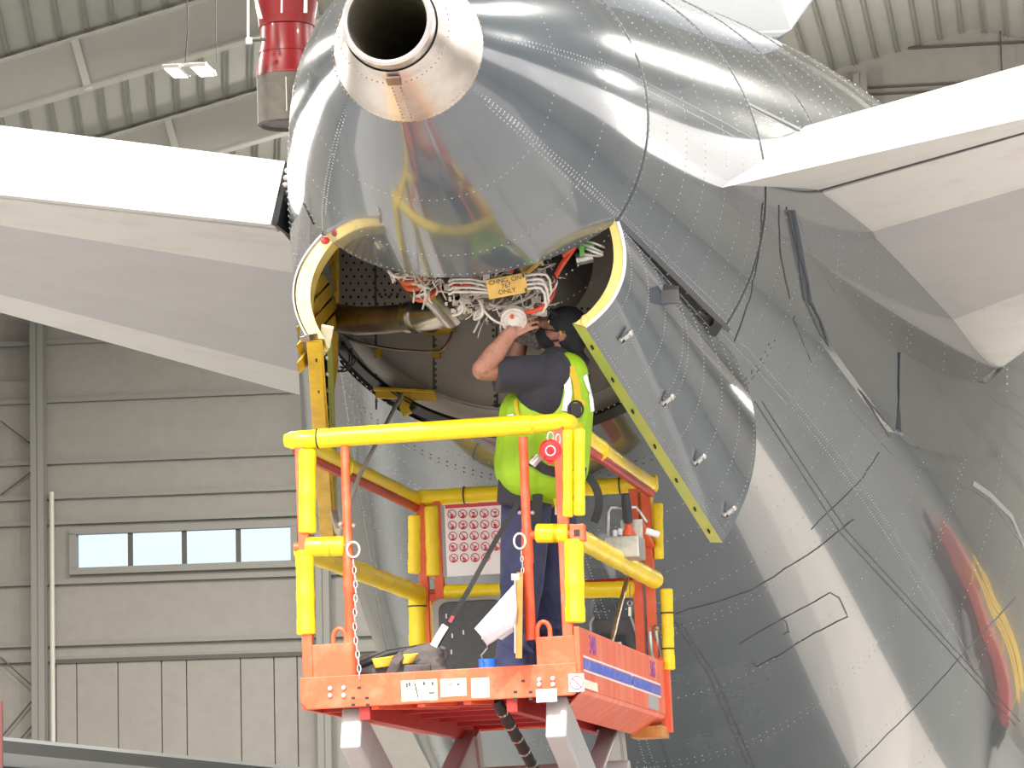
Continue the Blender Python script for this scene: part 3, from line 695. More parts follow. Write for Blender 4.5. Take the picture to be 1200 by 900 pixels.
obj('bracket_plate', MB().add([P(639, 296, 18.05), P(653, 292, 18.05), P(645, 304, 18.05), P(639, 296, 18.1), P(653, 292, 18.1), P(645, 304, 18.1)], [(0, 1, 2), (3, 5, 4), (0, 1, 4, 3), (1, 2, 5, 4), (2, 0, 3, 5)]), 'cable_white', apu)
# parallel fuel lines left and right of the placard
for i, (v0, v1) in enumerate(((327, 331), (331, 336), (337, 340), (342, 343))):
    obj('fuel_line', MB().tube([P(526, v0 + 3, 18.0), P(532, v0, 17.98), P(552, v0, 17.97), P(574, v1, 17.97)], .0065, 8), 'cable_white', apu, smooth=True)
for i, (v0, w) in enumerate(((322, 22), (328, 17), (333, 19), (338, 16))):
    obj('fuel_line', MB().tube([P(614, v0 + 1, 17.97), P(630, v0 - 1, 17.97), P(618 + w, v0, 17.98), P(622 + w, v0 + 6, 18.0), P(624 + w, v0 + 20, 18.02), P(620 + w, v0 + 28, 18.05)], .0065, 8), 'cable_white', apu, smooth=True)
rnd = random.Random(11)
# harness runs that show singly
runs = [((452, 312), (462, 330), (474, 322), 'cable_white', .009), ((447, 310), (455, 322), (468, 316), 'cable_dark', .012), ((526, 312), (545, 306), (566, 316), 'cable_red', .011), ((516, 322), (535, 316), (560, 322), 'cable_red', .009),
        ((528, 333), (536, 338), (552, 332), 'cable_red', .008), ((536, 333), (550, 336), (556, 330), 'cable_red', .007), ((562, 352), (572, 372), (556, 374), 'cable_white', .008), ((556, 374), (554, 366), (572, 356), 'cable_white', .006),
        ((574, 356), (590, 366), (622, 346), 'cable_white', .007), ((590, 360), (612, 356), (632, 340), 'cable_white', .006), ((540, 352), (548, 368), (530, 370), 'cable_white', .006), ((545, 344), (538, 358), (550, 364), 'cable_white', .007),
        ((612, 366), (640, 366), (648, 344), 'cable_red', .011), ((634, 358), (648, 356), (652, 326), 'cable_red', .010), ((600, 376), (622, 374), (634, 362), 'cable_white', .005), ((566, 362), (580, 384), (604, 380), 'cable_white', .006),
        ((648, 330), (652, 306), (672, 290), 'cable_tan', .011), ((644, 334), (650, 308), (678, 284), 'cable_dark', .013), ((650, 326), (662, 300), (684, 276), 'cable_red', .014), ((654, 318), (668, 296), (690, 268), 'cable_red', .012),
        ((660, 300), (680, 282), (686, 272), 'cable_red', .012), ((646, 342), (658, 330), (648, 322), 'steel', .006), ((566, 312), (584, 300), (604, 312), 'cable_dark', .012), ((574, 316), (590, 308), (600, 318), 'cable_red', .010),
        ((684, 286), (694, 290), (706, 296), 'cable_white', .006), ((686, 282), (696, 284), (708, 290), 'cable_white', .005), ((688, 292), (698, 296), (706, 299), 'cable_white', .006), ((682, 297), (694, 300), (704, 300), 'cable_white', .006)]
for a, b, c, m, r in runs:
    d = 18.05 + rnd.random() * .12; obj('wire_harness', MB().tube(bez(P(*a, d), P(*b, d - .06), P(*c, d + .03)), r, 7), m, apu, smooth=True)
tg = MB()
for i in range(230):
    u = rnd.uniform(455, 645); v = rnd.uniform(308, 374) if 500 < u < 630 else rnd.uniform(306, 340)
    if u < 480 and v > 326: continue
    if u > 500 and v > 352 + 30 * (1 - abs(u - 590) / 70): continue
    d = rnd.uniform(18.1, 18.35); a = (u, v); L = rnd.uniform(8, 26); an = rnd.choice([-.3, .1, -.7, 2.0, 1.3, -.15]) + rnd.uniform(-.3, .3)
    c = (u + L * math.cos(an), v + L * math.sin(an)); b = ((a[0] + c[0]) / 2 + rnd.uniform(-6, 6), (a[1] + c[1]) / 2 + rnd.uniform(-6, 6))
    tg.tube(bez(P(*a, d), P(*b, d - .05), P(*c, d), 5), rnd.uniform(.0025, .0055), 5, rnd.choice([0, 0, 1, 2, 3, 3, 4, 4, 4]))
for i in range(90):
    u = rnd.uniform(520, 640); v = rnd.uniform(312, 370); tg.box(P(u, v, rnd.uniform(18.12, 18.3)), (rnd.uniform(.006, .018), .01, rnd.uniform(.006, .014)), None, rnd.choice([0, 3, 3, 4, 4, 2]))
stuff(obj('small_tubing', tg, ['cable_white', 'cable_tan', 'cable_red', 'steel', 'cable_dark'], apu, smooth=True))
g = MB(); g.box(P(687, 288, 18.15), (.04, .03, .018), (RT, FW, UP)); g.box(P(682, 292, 18.12), (.012, .03, .035), (RT, FW, UP)); obj('connector', g, 'green_plug', apu, bev=.004)
obj('connector', MB().lathe([(0, .03), (.08, .03)], P(675, 304, 18.2), RT + UP * .2, 12), 'galv', apu, smooth=True)

# ---------------- tailplanes
def solidpoly(quads, name, m, parent, t=.02, **k):
    """quad strips given as corner points, with a real thickness behind"""
    g = MB()
    for q in quads:
        q = [V(p) for p in q]; n = (q[1] - q[0]).cross(q[-1] - q[0]).normalized()
        if n.dot(FW) < 0: n = -n
        k_ = len(q); g.add(q + [p + n * t for p in q], [tuple(range(k_)), tuple(range(2 * k_ - 1, k_ - 1, -1))] + [(i, (i + 1) % k_, (i + 1) % k_ + k_, i + k_) for i in range(k_)])
    return obj(name, g, m, parent, **k)
def ext(a, b, t): return a + (b - a) * t
KX = 3.2
def wingrow(r, o): return (r, ext(r, o, KX))
# right
tA = wingrow(P(797, 231, 19.3), P(1200, 139, 18.6)); hU = wingrow(P(908, 158, 21.4), P(1200, 76, 20.9)); hL = wingrow(P(916, 235, 21.25), P(1200, 155, 20.65)); hL2 = wingrow(P(918, 239, 21.3), P(1200, 158, 20.7))
b1 = wingrow(P(955, 291, 22.5), P(1200, 220, 21.8)); b2 = wingrow(P(1045, 402, 24.9), P(1200, 343, 23.8))
stR = obj('tailplane', MB().add([hL2[0] + ZZ * .34, hL2[1] + ZZ * .34, b2[1] + ZZ * .3, b2[0] + ZZ * .3, hL2[0] + ZZ * .03, hL2[1] + ZZ * .03, b2[1] + ZZ * .03, b2[0] + ZZ * .03], [(0, 1, 2, 3), (0, 4, 5, 1), (1, 5, 6, 2), (2, 6, 7, 3), (3, 7, 4, 0)]), 'white_paint', plane); stR['label'] = 'tailplane on the side nearest the sun, pale underside'
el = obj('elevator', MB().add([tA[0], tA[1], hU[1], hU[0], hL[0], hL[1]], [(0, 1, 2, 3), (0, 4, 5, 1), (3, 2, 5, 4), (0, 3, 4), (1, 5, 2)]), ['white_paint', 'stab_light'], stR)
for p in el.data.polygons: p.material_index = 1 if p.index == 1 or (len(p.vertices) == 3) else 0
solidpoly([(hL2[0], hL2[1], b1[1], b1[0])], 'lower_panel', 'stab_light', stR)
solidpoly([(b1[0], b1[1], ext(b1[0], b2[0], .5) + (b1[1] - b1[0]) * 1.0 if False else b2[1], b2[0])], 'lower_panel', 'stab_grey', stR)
def leading(root_pts, out_pts, name, m, parent):
    g = MB(); g.grid(lambda i, j: _samp(root_pts, j).lerp(_samp(out_pts, j), i), 6, 18); return obj(name, g, [m, m], parent, smooth=True, auto=180, solid=.01)
def _samp(pts, t):
    x = t * (len(pts) - 1); i = min(int(x), len(pts) - 2); f = x - i
    p0 = pts[max(i - 1, 0)]; p1 = pts[i]; p2 = pts[i + 1]; p3 = pts[min(i + 2, len(pts) - 1)]
    return 0.5 * ((p1 * 2) + (p2 - p0) * f + (p0 * 2 - p1 * 5 + p2 * 4 - p3) * f * f + (p1 * 3 - p0 - p2 * 3 + p3) * f ** 3)
lr = [P(1045, 401, 24.9), P(1075, 424, 25.3), P(1110, 441, 25.7), P(1140, 447, 26.0), P(1160, 441, 26.15), P(1168, 428, 26.3), P(1160, 405, 26.2)]
lo2 = [P(1200, 343, 23.8), P(1218, 358, 24.15), P(1236, 369, 24.5), P(1252, 372, 24.8), P(1262, 366, 24.95), P(1266, 356, 25.05), P(1260, 345, 25.0)]
leading(lr, [ext(a, b, KX) for a, b in zip(lr, lo2)], 'leading_edge', 'stab_light', stR)
obj('seam_strip', MB().ribbon([hL[0], hL[1]], .02, -FW, .004), 'seam', stR)
# left
tA = wingrow(P(317, 263, 19.8), P(0, 228, 19.6)); hU = wingrow(P(334, 189, 21.5), P(0, 147, 21.3)); hL = wingrow(P(330, 268, 21.4), P(0, 231, 21.15)); hL2 = wingrow(P(350, 273, 21.4), P(0, 233, 21.15))
b1 = wingrow(P(352, 321, 22.6), P(0, 264, 22.2)); b2 = wingrow(P(352, 436, 25.3), P(0, 345, 24.3))
stL = obj('tailplane', MB().add([hL2[0] + ZZ * .34, hL2[1] + ZZ * .34, b2[1] + ZZ * .3, b2[0] + ZZ * .3, hL2[0] + ZZ * .03, hL2[1] + ZZ * .03, b2[1] + ZZ * .03, b2[0] + ZZ * .03], [(3, 2, 1, 0), (0, 1, 5, 4), (1, 2, 6, 5), (2, 3, 7, 6), (3, 0, 4, 7)]), 'white_paint', plane); stL['label'] = 'tailplane reaching to the frame edge, grey underside'
el = obj('elevator', MB().add([tA[0], tA[1], hU[1], hU[0], hL[0], hL[1]], [(0, 1, 2, 3), (0, 4, 5, 1), (3, 2, 5, 4), (0, 3, 4), (1, 5, 2)]), ['white_paint', 'stab_light'], stL)
for p in el.data.polygons: p.material_index = 1 if p.index == 1 or (len(p.vertices) == 3) else 0
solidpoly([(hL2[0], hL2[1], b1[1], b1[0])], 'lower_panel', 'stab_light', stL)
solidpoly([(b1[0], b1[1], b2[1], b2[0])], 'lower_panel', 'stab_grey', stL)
lr = [P(352, 436, 25.3), P(352, 448, 25.6), P(352, 458, 25.9), P(352, 463, 26.1), P(352, 461, 26.3), P(352, 445, 26.4)]
lo2 = [P(0, 345, 24.3), P(0, 354, 24.5), P(0, 362, 24.8), P(0, 366, 24.95), P(0, 364, 25.1), P(0, 352, 25.2)]
leading(lr, [ext(a, b, KX) for a, b in zip(lr, lo2)], 'leading_edge', 'stab_light', stL)
g = MB(); q = [P(334, 190, 21.35), P(318, 262, 20.1), P(333, 274, 21.2), P(346, 290, 21.5), P(346, 186, 21.6)]
g.add(q + [p + AX * .05 + SX * .02 for p in q], [(0, 1, 2, 3, 4), (9, 8, 7, 6, 5)] + [(i, (i + 1) % 5, (i + 1) % 5 + 5, i + 5) for i in range(5)]); cl = obj('closing_rib', g, 'rubber', stL)
g = MB()
for i in range(9): g.ball(P(lerp(337, 326, i / 8), 200 + i * 8.5, 20.9), .018, 6, 4); g.ball(P(lerp(343, 338, i / 8), 205 + i * 8.5, 21.3), .015, 6, 4)
stuff(obj('bolts', g, 'case_frame', cl))
# fairing plates where the right tailplane meets the body
def plate(pts, off, m, name, parent, inset=0, sub=5):
    out = []
    for a, b in zip(pts, pts[1:] + pts[:1]):
        for i in range(sub): out.append(INV(lerp(a[0], b[0], i / sub), lerp(a[1], b[1], i / sub)))
    cs = sum(s for s, t in out) / len(out); ct = sum(t for s, t in out) / len(out); n = len(out); g = MB(); rings = 6
    top = [F(cs, ct, off)]
    for r in range(1, rings + 1): top += [F(lerp(cs, s, r / rings), lerp(ct, t, r / rings), off) for s, t in out]
    top += [F(s, t, -.02) for s, t in out]
    fs = [(0, 1 + i, 1 + (i + 1) % n) for i in range(n)]
    for r in range(rings):
        a = 1 + r * n; b = a + n; fs += [(a + i, b + i, b + (i + 1) % n, a + (i + 1) % n) for i in range(n)]
    g.add(top, fs); return obj(name, g, [m, m], parent, smooth=True, auto=35)
plate([(925, 246), (945, 300), (1002, 368), (1045, 410), (1046, 470), (1043, 506), (1010, 462), (972, 410), (945, 350)], .03, 'skin_grey', 'fairing_plate', plane)
plate([(1048, 412), (1100, 440), (1150, 450), (1172, 430), (1174, 480), (1172, 522), (1140, 534), (1110, 533), (1075, 524), (1050, 505), (1047, 470)], .035, 'skin_grey', 'fairing_plate', plane)
skinline([(921, 243), (935, 300), (940, 345), (960, 390), (1000, 446), (1042, 512)], .014, 'seam')
skinline([(893, 238), (890, 290), (878, 350), (860, 400)], .010); skinline([(912, 240), (914, 300), (925, 350)], .01)
skinline([(930, 372), (950, 420), (1000, 480), (1045, 530), (1100, 556), (1140, 572), (1165, 590), (1200, 640)], .03, 'skin_grey', 'fairing_lip')
skinline([(1140, 566), (1160, 580), (1185, 605), (1200, 640)], .05, 'wing_grey', 'sealant_patch', 8)
skinline([(1057, 450), (1060, 470), (1063, 492)], .03, 'label_white', 'scuff'); skinline([(1072, 468), (1079, 462)], .05, 'label_white', 'scuff'); skinline([(1069, 494), (1076, 498)], .02, 'label_white', 'scuff')
skinline([(1052, 506), (1080, 522), (1110, 530), (1145, 529), (1175, 515)], .02, 'wing_grey', 'rim')
# tail fin above, seen beyond the shoulder
g = MB(); q = [P(790, 40, 30.5), P(925, 38, 27.6), P(942, 16, 27.6), P(958, -6, 27.6), P(1010, -60, 27.6), P(1100, -420, 28.5), P(780, -420, 31)]
g.add(q + [p - SX * .2 + AX * .6 for p in q], [tuple(range(7)), tuple(range(13, 6, -1))] + [(i, (i + 1) % 7, (i + 1) % 7 + 7, i + 7) for i in range(7)]); obj('tail_fin', g, 'fin_pale', plane, bev=.03)
# far left wing, low behind everything
w0 = (P(-140, 853, 40), P(-140, 868, 40.3), P(-140, 960, 50)); w1 = (P(700, 938, 42), P(700, 950, 42.3), P(700, 1010, 50))
wg = solidpoly([(w0[1], w1[1], w1[2], w0[2])], 'wing', 'wing_light', plane, .04)
solidpoly([(w0[0] + ZZ * .0, w1[0], w1[1], w0[1])], 'flap', 'wing_grey', wg, .04)
obj('wing_joint', MB().ribbon([w0[1].lerp(w0[2], .17), w1[1].lerp(w1[2], .17)], .05, -FW, .02), 'seam', wg)
# belly fairing below the bay, behind the lift
g = MB()
_q = INV(730, 760); BD = proj(F(*_q))[2] - .35
bfs = [(690, 800), (692, 730), (700, 712), (722, 706), (742, 712), (757, 740), (775, 790)]
bp0 = [P(u, v, BD - .1) for u, v in bfs]; bp1 = [P(u + 6, v + 14, BD + 1.6) for u, v in bfs]
g.add(bp0 + bp1, [tuple(range(7)), tuple(range(13, 6, -1))] + [(i, (i + 1) % 7, (i + 1) % 7 + 7, i + 7) for i in range(7)])
bf = obj('belly_fairing', g, 'case_dark', plane, bev=.03)
obj('rim', MB().tube([P(u, v, BD - .13) for u, v in ((693, 760), (692, 730), (701, 713), (722, 708), (735, 711), (741, 728), (750, 755), (765, 785))], .008, 6), 'case_frame', bf, smooth=True)
obj('camera_recess', MB().add([P(697, 744, BD - .13), P(732, 744, BD - .13), P(745, 800, BD - .13), P(697, 800, BD - .13), P(697, 744, BD - .06), P(732, 744, BD - .06), P(745, 800, BD - .06), P(697, 800, BD - .06)], [(0, 1, 2, 3), (7, 6, 5, 4), (0, 4, 5, 1), (1, 5, 6, 2), (2, 6, 7, 3), (3, 7, 4, 0)]), 'rubber', bf)
obj('nozzle', MB().lathe([(0, .09), (.1, .06), (.2, .025), (.24, .02)], P(727, 800, BD - .3), P(724, 750, BD - .3) - P(727, 800, BD - .3), 16), 'white_paint', bf, smooth=True)

# ================================================================== SCISSOR LIFT (local frame: x along the near edge, y away, z up)
_d = ray(1440, 1050); _d.z = 0; _d.normalize(); _x = _d.cross(ZZ); _tl = 0.022
LX = _x * math.cos(_tl) + ZZ * math.sin(_tl); LZ = ZZ * math.cos(_tl) - _x * math.sin(_tl); LO = P(352, 832, 17.95)
ML = Matrix(((LX.x, _d.x, LZ.x, LO.x), (LX.y, _d.y, LZ.y, LO.y), (LX.z, _d.z, LZ.z, LO.z), (0, 0, 0, 1)))
LW, LL = 1.325, 2.8
lift = thing('scissor_lift', LO, 'orange scissor lift platform with yellow padded guard rails under the aircraft tail', 'lift', None, ML)
def lp(p): return ML @ V(p)
def L_(name, mb, m, parent=lift, **k): return obj(name, mb, m, parent, local=True, **k)
def PL(u, v, y):                                   # view ray against a plane y = const of the lift frame
    r = ray(u, v); n = _d; t = (LO.dot(n) + y - CAM.dot(n)) / r.dot(n); q = CAM + r * t - LO
    return V((q.dot(LX), y, q.dot(LZ)))
def PX(u, v, x):                                   # view ray against a plane x = const of the lift frame
    r = ray(u, v); t = (LO.dot(LX) + x - CAM.dot(LX)) / r.dot(LX); q = CAM + r * t - LO
    return V((x, q.dot(_d), q.dot(LZ)))
# frame and toe boards
L_('deck', MB().bx((.03, .03, .076), (LW - .03, LL - .03, .082)), 'case_frame')
FB = L_('floor_plate', MB().bx((.02, .02, .055), (LW - .02, LL - .02, .075)), 'red_under')
for i, y in enumerate((.35, .8, 1.25, 1.7, 2.15, 2.6)):
    L_('cross_rib', MB().bx((.03, y - .02, .0), (LW - .03, y + .02, .05)), 'red_under')
for x in (.30, 1.0): L_('long_rib', MB().bx((x - .025, .03, -.06), (x + .025, LL - .05, .05)), 'red_under')
for i in range(3):
    L_('stiffener', MB().beam((.35 + i * .22, .03, .0), (.62 + i * .22, .9, .03), .04, .03), 'orange')
tb = L_('toe_board', MB().add([(.0, .0, .04), (.03, .0, 0), (LW - .03, .0, 0), (LW, .0, .03), (LW, 0, .15), (0, 0, .15), (.0, .03, .04), (.03, .03, 0), (LW - .03, .03, 0), (LW, .03, .03), (LW, .03, .15), (0, .03, .15)],
    [(0, 1, 2, 3, 4, 5), (11, 10, 9, 8, 7, 6)] + [(i, (i + 1) % 6, (i + 1) % 6 + 6, i + 6) for i in range(6)]), 'orange', bev=.004)
L_('toe_board', MB().bx((0, LL - .03, 0), (LW, LL, .15)), 'orange', bev=.004)
L_('toe_board', MB().bx((0, .03, 0), (.025, LL, .15)), 'orange', bev=.004)
sp = L_('side_panel', MB().add([(LW - .015, .0, .01), (LW + .012, .0, .035), (LW + .012, 0, .315), (LW - .015, 0, .315)] + [(LW - .015, LL, .01), (LW + .012, LL, .035), (LW + .012, LL, .315), (LW - .015, LL, .315)], [(3, 2, 1, 0), (4, 5, 6, 7), (0, 1, 5, 4), (1, 2, 6, 5), (2, 3, 7, 6), (3, 0, 4, 7)]), 'worn_orange', bev=.003)
L_('bottom_flange', MB().add([(LW + .012, .03, .03), (LW + .012, LL, .03), (LW - .14, LL, -.055), (LW - .14, .25, -.055), (LW + .0, .03, .01), (LW, LL, .01), (LW - .14, LL, -.075), (LW - .14, .25, -.075)], [(0, 1, 2, 3), (7, 6, 5, 4), (0, 4, 5, 1), (1, 5, 6, 2), (2, 6, 7, 3), (3, 7, 4, 0)]), 'worn_orange', bev=.003)
L_('end_post', MB().bx((LW - .02, LL - .06, -.06), (LW + .035, LL + .01, .34)), 'worn_orange', bev=.004)
L_('wood_block', MB().bx((LW - .16, LL - .25, -.09), (LW + .01, LL + .02, -.03)), 'board_wood', bev=.004)
XS = LW + .0135
def sidequad(name, y0, y1, z0, z1, m, dz=0, t=.0015, par=sp): 
    return L_(name, MB().add([(XS, y0, z0), (XS, y1, z0 + dz), (XS, y1, z1 + dz), (XS, y0, z1), (XS - t, y0, z0), (XS - t, y1, z0 + dz), (XS - t, y1, z1 + dz), (XS - t, y0, z1)], [(0, 1, 2, 3), (7, 6, 5, 4), (0, 4, 5, 1), (1, 5, 6, 2), (2, 6, 7, 3), (3, 7, 4, 0)]), m, par)
sidequad('blue_stripe', .08, 2.55, .125, .172, 'label_blue'); sidequad('white_stripe', .08, 2.55, .178, .187, 'label_white'); sidequad('white_stripe', .08, 2.55, .112, .121, 'label_white')
sidequad('scrape', 2.1, 2.45, .02 + .02, .11, 'lift_grey'); sidequad('scrape', .06, .45, .035, .075, 'label_cream'); sidequad('scrape', 1.55, 1.6, .12, .18, 'label_white')
text('stencil', '340', .13, Matrix(((0, 0, 1, XS), (1, 0, 0, .36), (0, 1, 0, .245), (0, 0, 0, 1))), 'ink_purple', sp, True)
text('stencil', '365', .12, Matrix(((0, 0, 1, XS), (1, 0, 0, 2.3), (0, 1, 0, .245), (0, 0, 0, 1))), 'ink_purple', sp, True)
# posts, corner plates, eyes
PR = 'orange'
def post(x, y, z0, z1, w=.05, m=PR): return L_('post', MB().bx((x - w / 2, y - w / 2, z0), (x + w / 2, y + w / 2, z1)), m, bev=.005)
post(.04, .035, .13, 1.26); post(LW - .045, .035, .13, 1.26)
post(.05, LL - .04, .12, 1.26); post(LW - .045, LL - .04, .12, 1.26); post(.135, LL - .04, .12, 1.26); post(LW - .11, LL - .04, .12, 1.26)
def gate_post(u0, v0, u1, v1, y):
    a = PL(u0, v0, y); b = PL(u1, v1, y); g = MB().tube([a, a.lerp(b, .45), a.lerp(b, .46), a.lerp(b, .62), a.lerp(b, .63), b], [.021, .022, .026, .029, .024, .026], 10)
    return L_('gate_post', g, PR, smooth=True), a, b
gpl, ga, gb = gate_post(404, 523, 413, 800, .03); gpr, gc, gd = gate_post(613, 512, 622, 750, .03)
for u0, u1, v0, v1, nm in ((366, 414, 756, 800, 'corner_plate'), (628, 678, 747, 794, 'corner_plate')):
    a = PL(u0, v0, .012); b = PL(u1, v1, .012); L_(nm, MB().bx((a.x, .005, b.z), (b.x, .02, a.z)), PR, bev=.003)
for u, v in ((398, 748), (637, 740)):
    c = PL(u, v, .02); pts = [c + V((.03 * math.cos(a), 0, .045 * math.sin(a) if math.sin(a) > 0 else 0)) for a in [math.pi * i / 12 for i in range(13)]]
    pts = [pts[0] - V((0, 0, .05))] + pts + [pts[-1] - V((0, 0, .05))]
    L_('lifting_eye', MB().tube(pts, .011, 8), PR, smooth=True)
# yellow foam pads: a tube with collars
def pad(a, b, r=.043, ties=(), name='foam_pad'):
    a = V(a); b = V(b); L = (b - a).length; n = max(2, int(L / .42)); q = []
    q += [(0, r * .86), (.006, r * 1.04), (.10 if L > .5 else .07, r * 1.04), (.11 if L > .5 else .08, r)]
    for i in range(1, n): h = L * i / n; q += [(h - .012, r), (h - .004, r * 1.05), (h + .03, r * 1.05), (h + .045, r)]
    q += [(L - (.11 if L > .5 else .08), r), (L - (.10 if L > .5 else .07), r * 1.05), (L - .006, r * 1.05), (L, r * .86)]
    o = L_(name, MB().lathe(q, a, b - a, 18), 'foam_yellow', smooth=True)
    x, y, z = basis(b - a)
    for t in ties: 
        c = a.lerp(b, t); L_('cable_tie', MB().tube([c + (x * math.cos(k * math.pi / 8) + y * math.sin(k * math.pi / 8)) * (r * 1.05 + .002) for k in range(16)], .004, 5, closed=True), 'rubber', o)
    return o
def rail(a, b, r=.021, m='orange'): return L_('rail', MB().tube([a, b], r, 10), m, smooth=True)
ZT = 1.275
tl, tr = V((-.012, .03, ZT)), V((LW - .02, .03, ZT))
rail(tl, tr)
q = L_('foam_pad', MB().tube([V((-.035, .03, ZT)), V((.0, .03, ZT)), V((.12, .03, ZT)), V((.125, .03, ZT)), V((.13, .03, ZT)), V((.3, .03, ZT)), V((LW - .33, .03, ZT)), V((LW - .17, .03, ZT)), V((LW - .165, .03, ZT)), V((LW - .06, .03, ZT)), V((LW - .02, .05, ZT)), V((LW - .005, .09, ZT)), V((LW - .002, .14, ZT))],
     [.030, .043, .044, .040, .046, .046, .046, .046, .041, .041, .043, .043, .03], 18), 'foam_yellow', smooth=True)
L_('cable_tie', MB().tube([V((.125, .03 + .045 * math.cos(k * math.pi / 8), ZT + .045 * math.sin(k * math.pi / 8))) for k in range(16)], .004, 5, closed=True), 'rubber', q)
for i in range(5): L_('button', MB().ball((.2 + i * .24, -.015, ZT - .012), (.012, .006, .012), 8, 5), 'foam_yellow', q, smooth=True)
# side top rails with the pad on top of a red tube
for x in (.02, LW - .02):
    rail(V((x, .05, ZT - .05)), V((x, LL - .03, ZT - .05)), .026, 'red_under')
    pad((x, .10, ZT - .006), (x, 1.1, ZT - .006), .046); pad((x, 1.1, ZT - .004), (x, LL - .05, ZT - .004), .040)
    L_('clip', MB().lathe([(-.01, .05), (-.01, .054), (.01, .054), (.01, .05)], V((x, 1.02, ZT - .02)), V((0, 1, 0)), 14), 'foam_yellow', smooth=True)
    L_('bracket', MB().bx((x - .012, .2, ZT - .075), (x + .012, 1.0, ZT - .065)), 'red_under')
rail(V((.02, LL - .03, ZT)), V((LW - .02, LL - .03, ZT)), .022, 'red_under')
pad((.02, LL - .03, ZT), (.62, LL - .03, ZT), .044, (.45,)); pad((.62, LL - .03, ZT), (LW + .02, LL - .03, ZT), .044, (.72,))
# near corner uprights
def upad(u, v0, v1, y, r=.043, ties=()): return pad(PL(u[0], v0, y), PL(u[1], v1, y), r, ties)
upad((360, 360), 527, 625, .035, .042); upad((357, 359), 645, 744, .035, .043)
pad(PL(665, 504, .03), PL(665, 606, .03), .026); pad(PL(679, 503, .03), PL(679, 604, .03), .026)
upad((672, 674), 632, 730, .035, .046)
pad(PL(359, 641, .03), PL(404, 640, .03), .044); pad(PL(628, 625, .03), PL(666, 625, .03), .043)
rail(PL(345, 641, .03), PL(408, 640, .03)); rail(PL(612, 628, .03), PL(680, 625, .03))
g = PL(676, 624, .0); L_('rail_socket', MB().bx(g - V((.035, -.0, .04)), g + V((.035, .06, .04))), PR, bev=.005)
L_('socket_hole', MB().bx(g - V((.014, .002, .018)), g + V((.014, .01, .014))), 'rubber')
# side mid rails
ZM = .755
for x in (.02, LW - .02):
    rail(V((x, .05, ZM)), V((x, LL - .04, ZM))); pad((x, .09, ZM), (x, LL * .5, ZM), .047); pad((x, LL * .5, ZM), (x, LL - .04, ZM), .047)
rail(V((.02, LL - .03, ZM)), V((LW - .02, LL - .03, ZM)), .022, 'red_under')
pad(PL(521, 695, LL - .03), PL(600, 693, LL - .03), .045); pad(PL(600, 693, LL - .03), PL(745, 690, LL - .03), .045)
L_('gusset', MB().bx(PL(497, 706, LL - .05) - V((0, 0, .02)), PL(524, 692, LL - .02)), 'orange')
# far uprights
upad((487, 487), 604, 672, LL - .04, .040); pad(PL(506, 593, LL - .04), PL(509, 676, LL - .04), .044)
pad(PL(490, 700, LL - .04), PL(491, 790, LL - .04), .052, (.12,)); pad(PL(505, 704, LL - .02), PL(505, 790, LL - .02), .03)
pad(PL(757, 575, LL - .02), PL(759, 655, LL - .02), .035); pad(PL(771, 590, LL - .04), PL(772, 655, LL - .04), .026)
pad(PL(781, 690, LL - .04), PL(784, 785, LL - .04), .032, (.3, .74)); pad(PL(764, 703, LL - .02), PL(766, 782, LL - .02), .022, (.2, .78))
L_('brace', MB().beam(PX(748, 612, LW - .03), PX(768, 650, LW - .03), .03, .045, (1, 0, 0)), 'orange', bev=.004)
L_('gas_strut', MB().tube([PX(768, 738, LW - .02), PX(775, 783, LW - .02)], .012, 8), 'galv', smooth=True)
L_('gas_strut', MB().tube([PX(762, 740, LW - .05), PX(763, 760, LW - .05), PX(766, 782, LW - .03)], .010, 8), 'galv', smooth=True)
L_('strut_joint', MB().ball(PX(769, 737, LW - .02), .022, 8, 6), 'steel_hot')
# hooks, ring, chains, key
def ringobj(name, c, r, th, m, ax=(1, 0, 0), ay=(0, 0, 1), par=lift, k=18, ry=None):
    c = V(c); ax = V(ax); ay = V(ay); return L_(name, MB().tube([c + ax * (r * math.cos(2 * math.pi * i / k)) + ay * ((ry or r) * math.sin(2 * math.pi * i / k)) for i in range(k)], th, 6, closed=True), m, par, smooth=True)
ringobj('pull_ring', PL(414, 644, .0), .03, .005, 'label_cream', ry=.036); ringobj('pull_ring', PL(609, 634, .0), .027, .005, 'label_cream', ry=.036)
for u, v in ((399, 614), (415, 616)): L_('latch_pin', MB().ball(PL(u, v, .01), (.012, .02, .012), 8, 5), 'galv', gpl)
for u, v in ((609, 601), (624, 601)): L_('latch_pin', MB().ball(PL(u, v, .01), (.010, .02, .010), 8, 5), 'galv', gpr)
def chain(pts, par=lift, r=.011, th=.0035, m='galv'):
    tot = 0; a, b = V(pts[0]), V(pts[-1]); L = (b - a).length; n = int(L / (r * 2.9)); prev = None
    for i in range(n):
        c = a.lerp(b, (i + .5) / n) + V((.006 * math.sin(i * .5), 0, 0)); dz = (b - a).normalized(); dx = V((1, 0, 0)) if i % 2 else V((0, 1, 0))
        L_('chain_link', MB().tube([c + dx * (r * .75 * math.cos(2 * math.pi * k / 10)) + dz * (r * 1.7 * math.sin(2 * math.pi * k / 10)) for k in range(10)], th, 5, closed=True), m, par, smooth=True)
chain([PL(414, 656, .0), PL(420, 796, -.005)], gpl)
chain([PL(611, 645, .0), PL(611, 672, .0)], gpr, .008, .0028)
k0 = PL(738, 694, LL - .4); L_('key_cord', MB().tube([PL(738, 685, LL - .5), PL(738, 700, LL - .5)], .003, 5), 'steel_hot'); ringobj('key_ring', PL(738, 707, LL - .5), .012, .003, 'galv')
L_('key', MB().beam(PL(738, 711, LL - .5), PL(738, 722, LL - .5), .014, .006, (0, 1, 0)), 'label_cream')
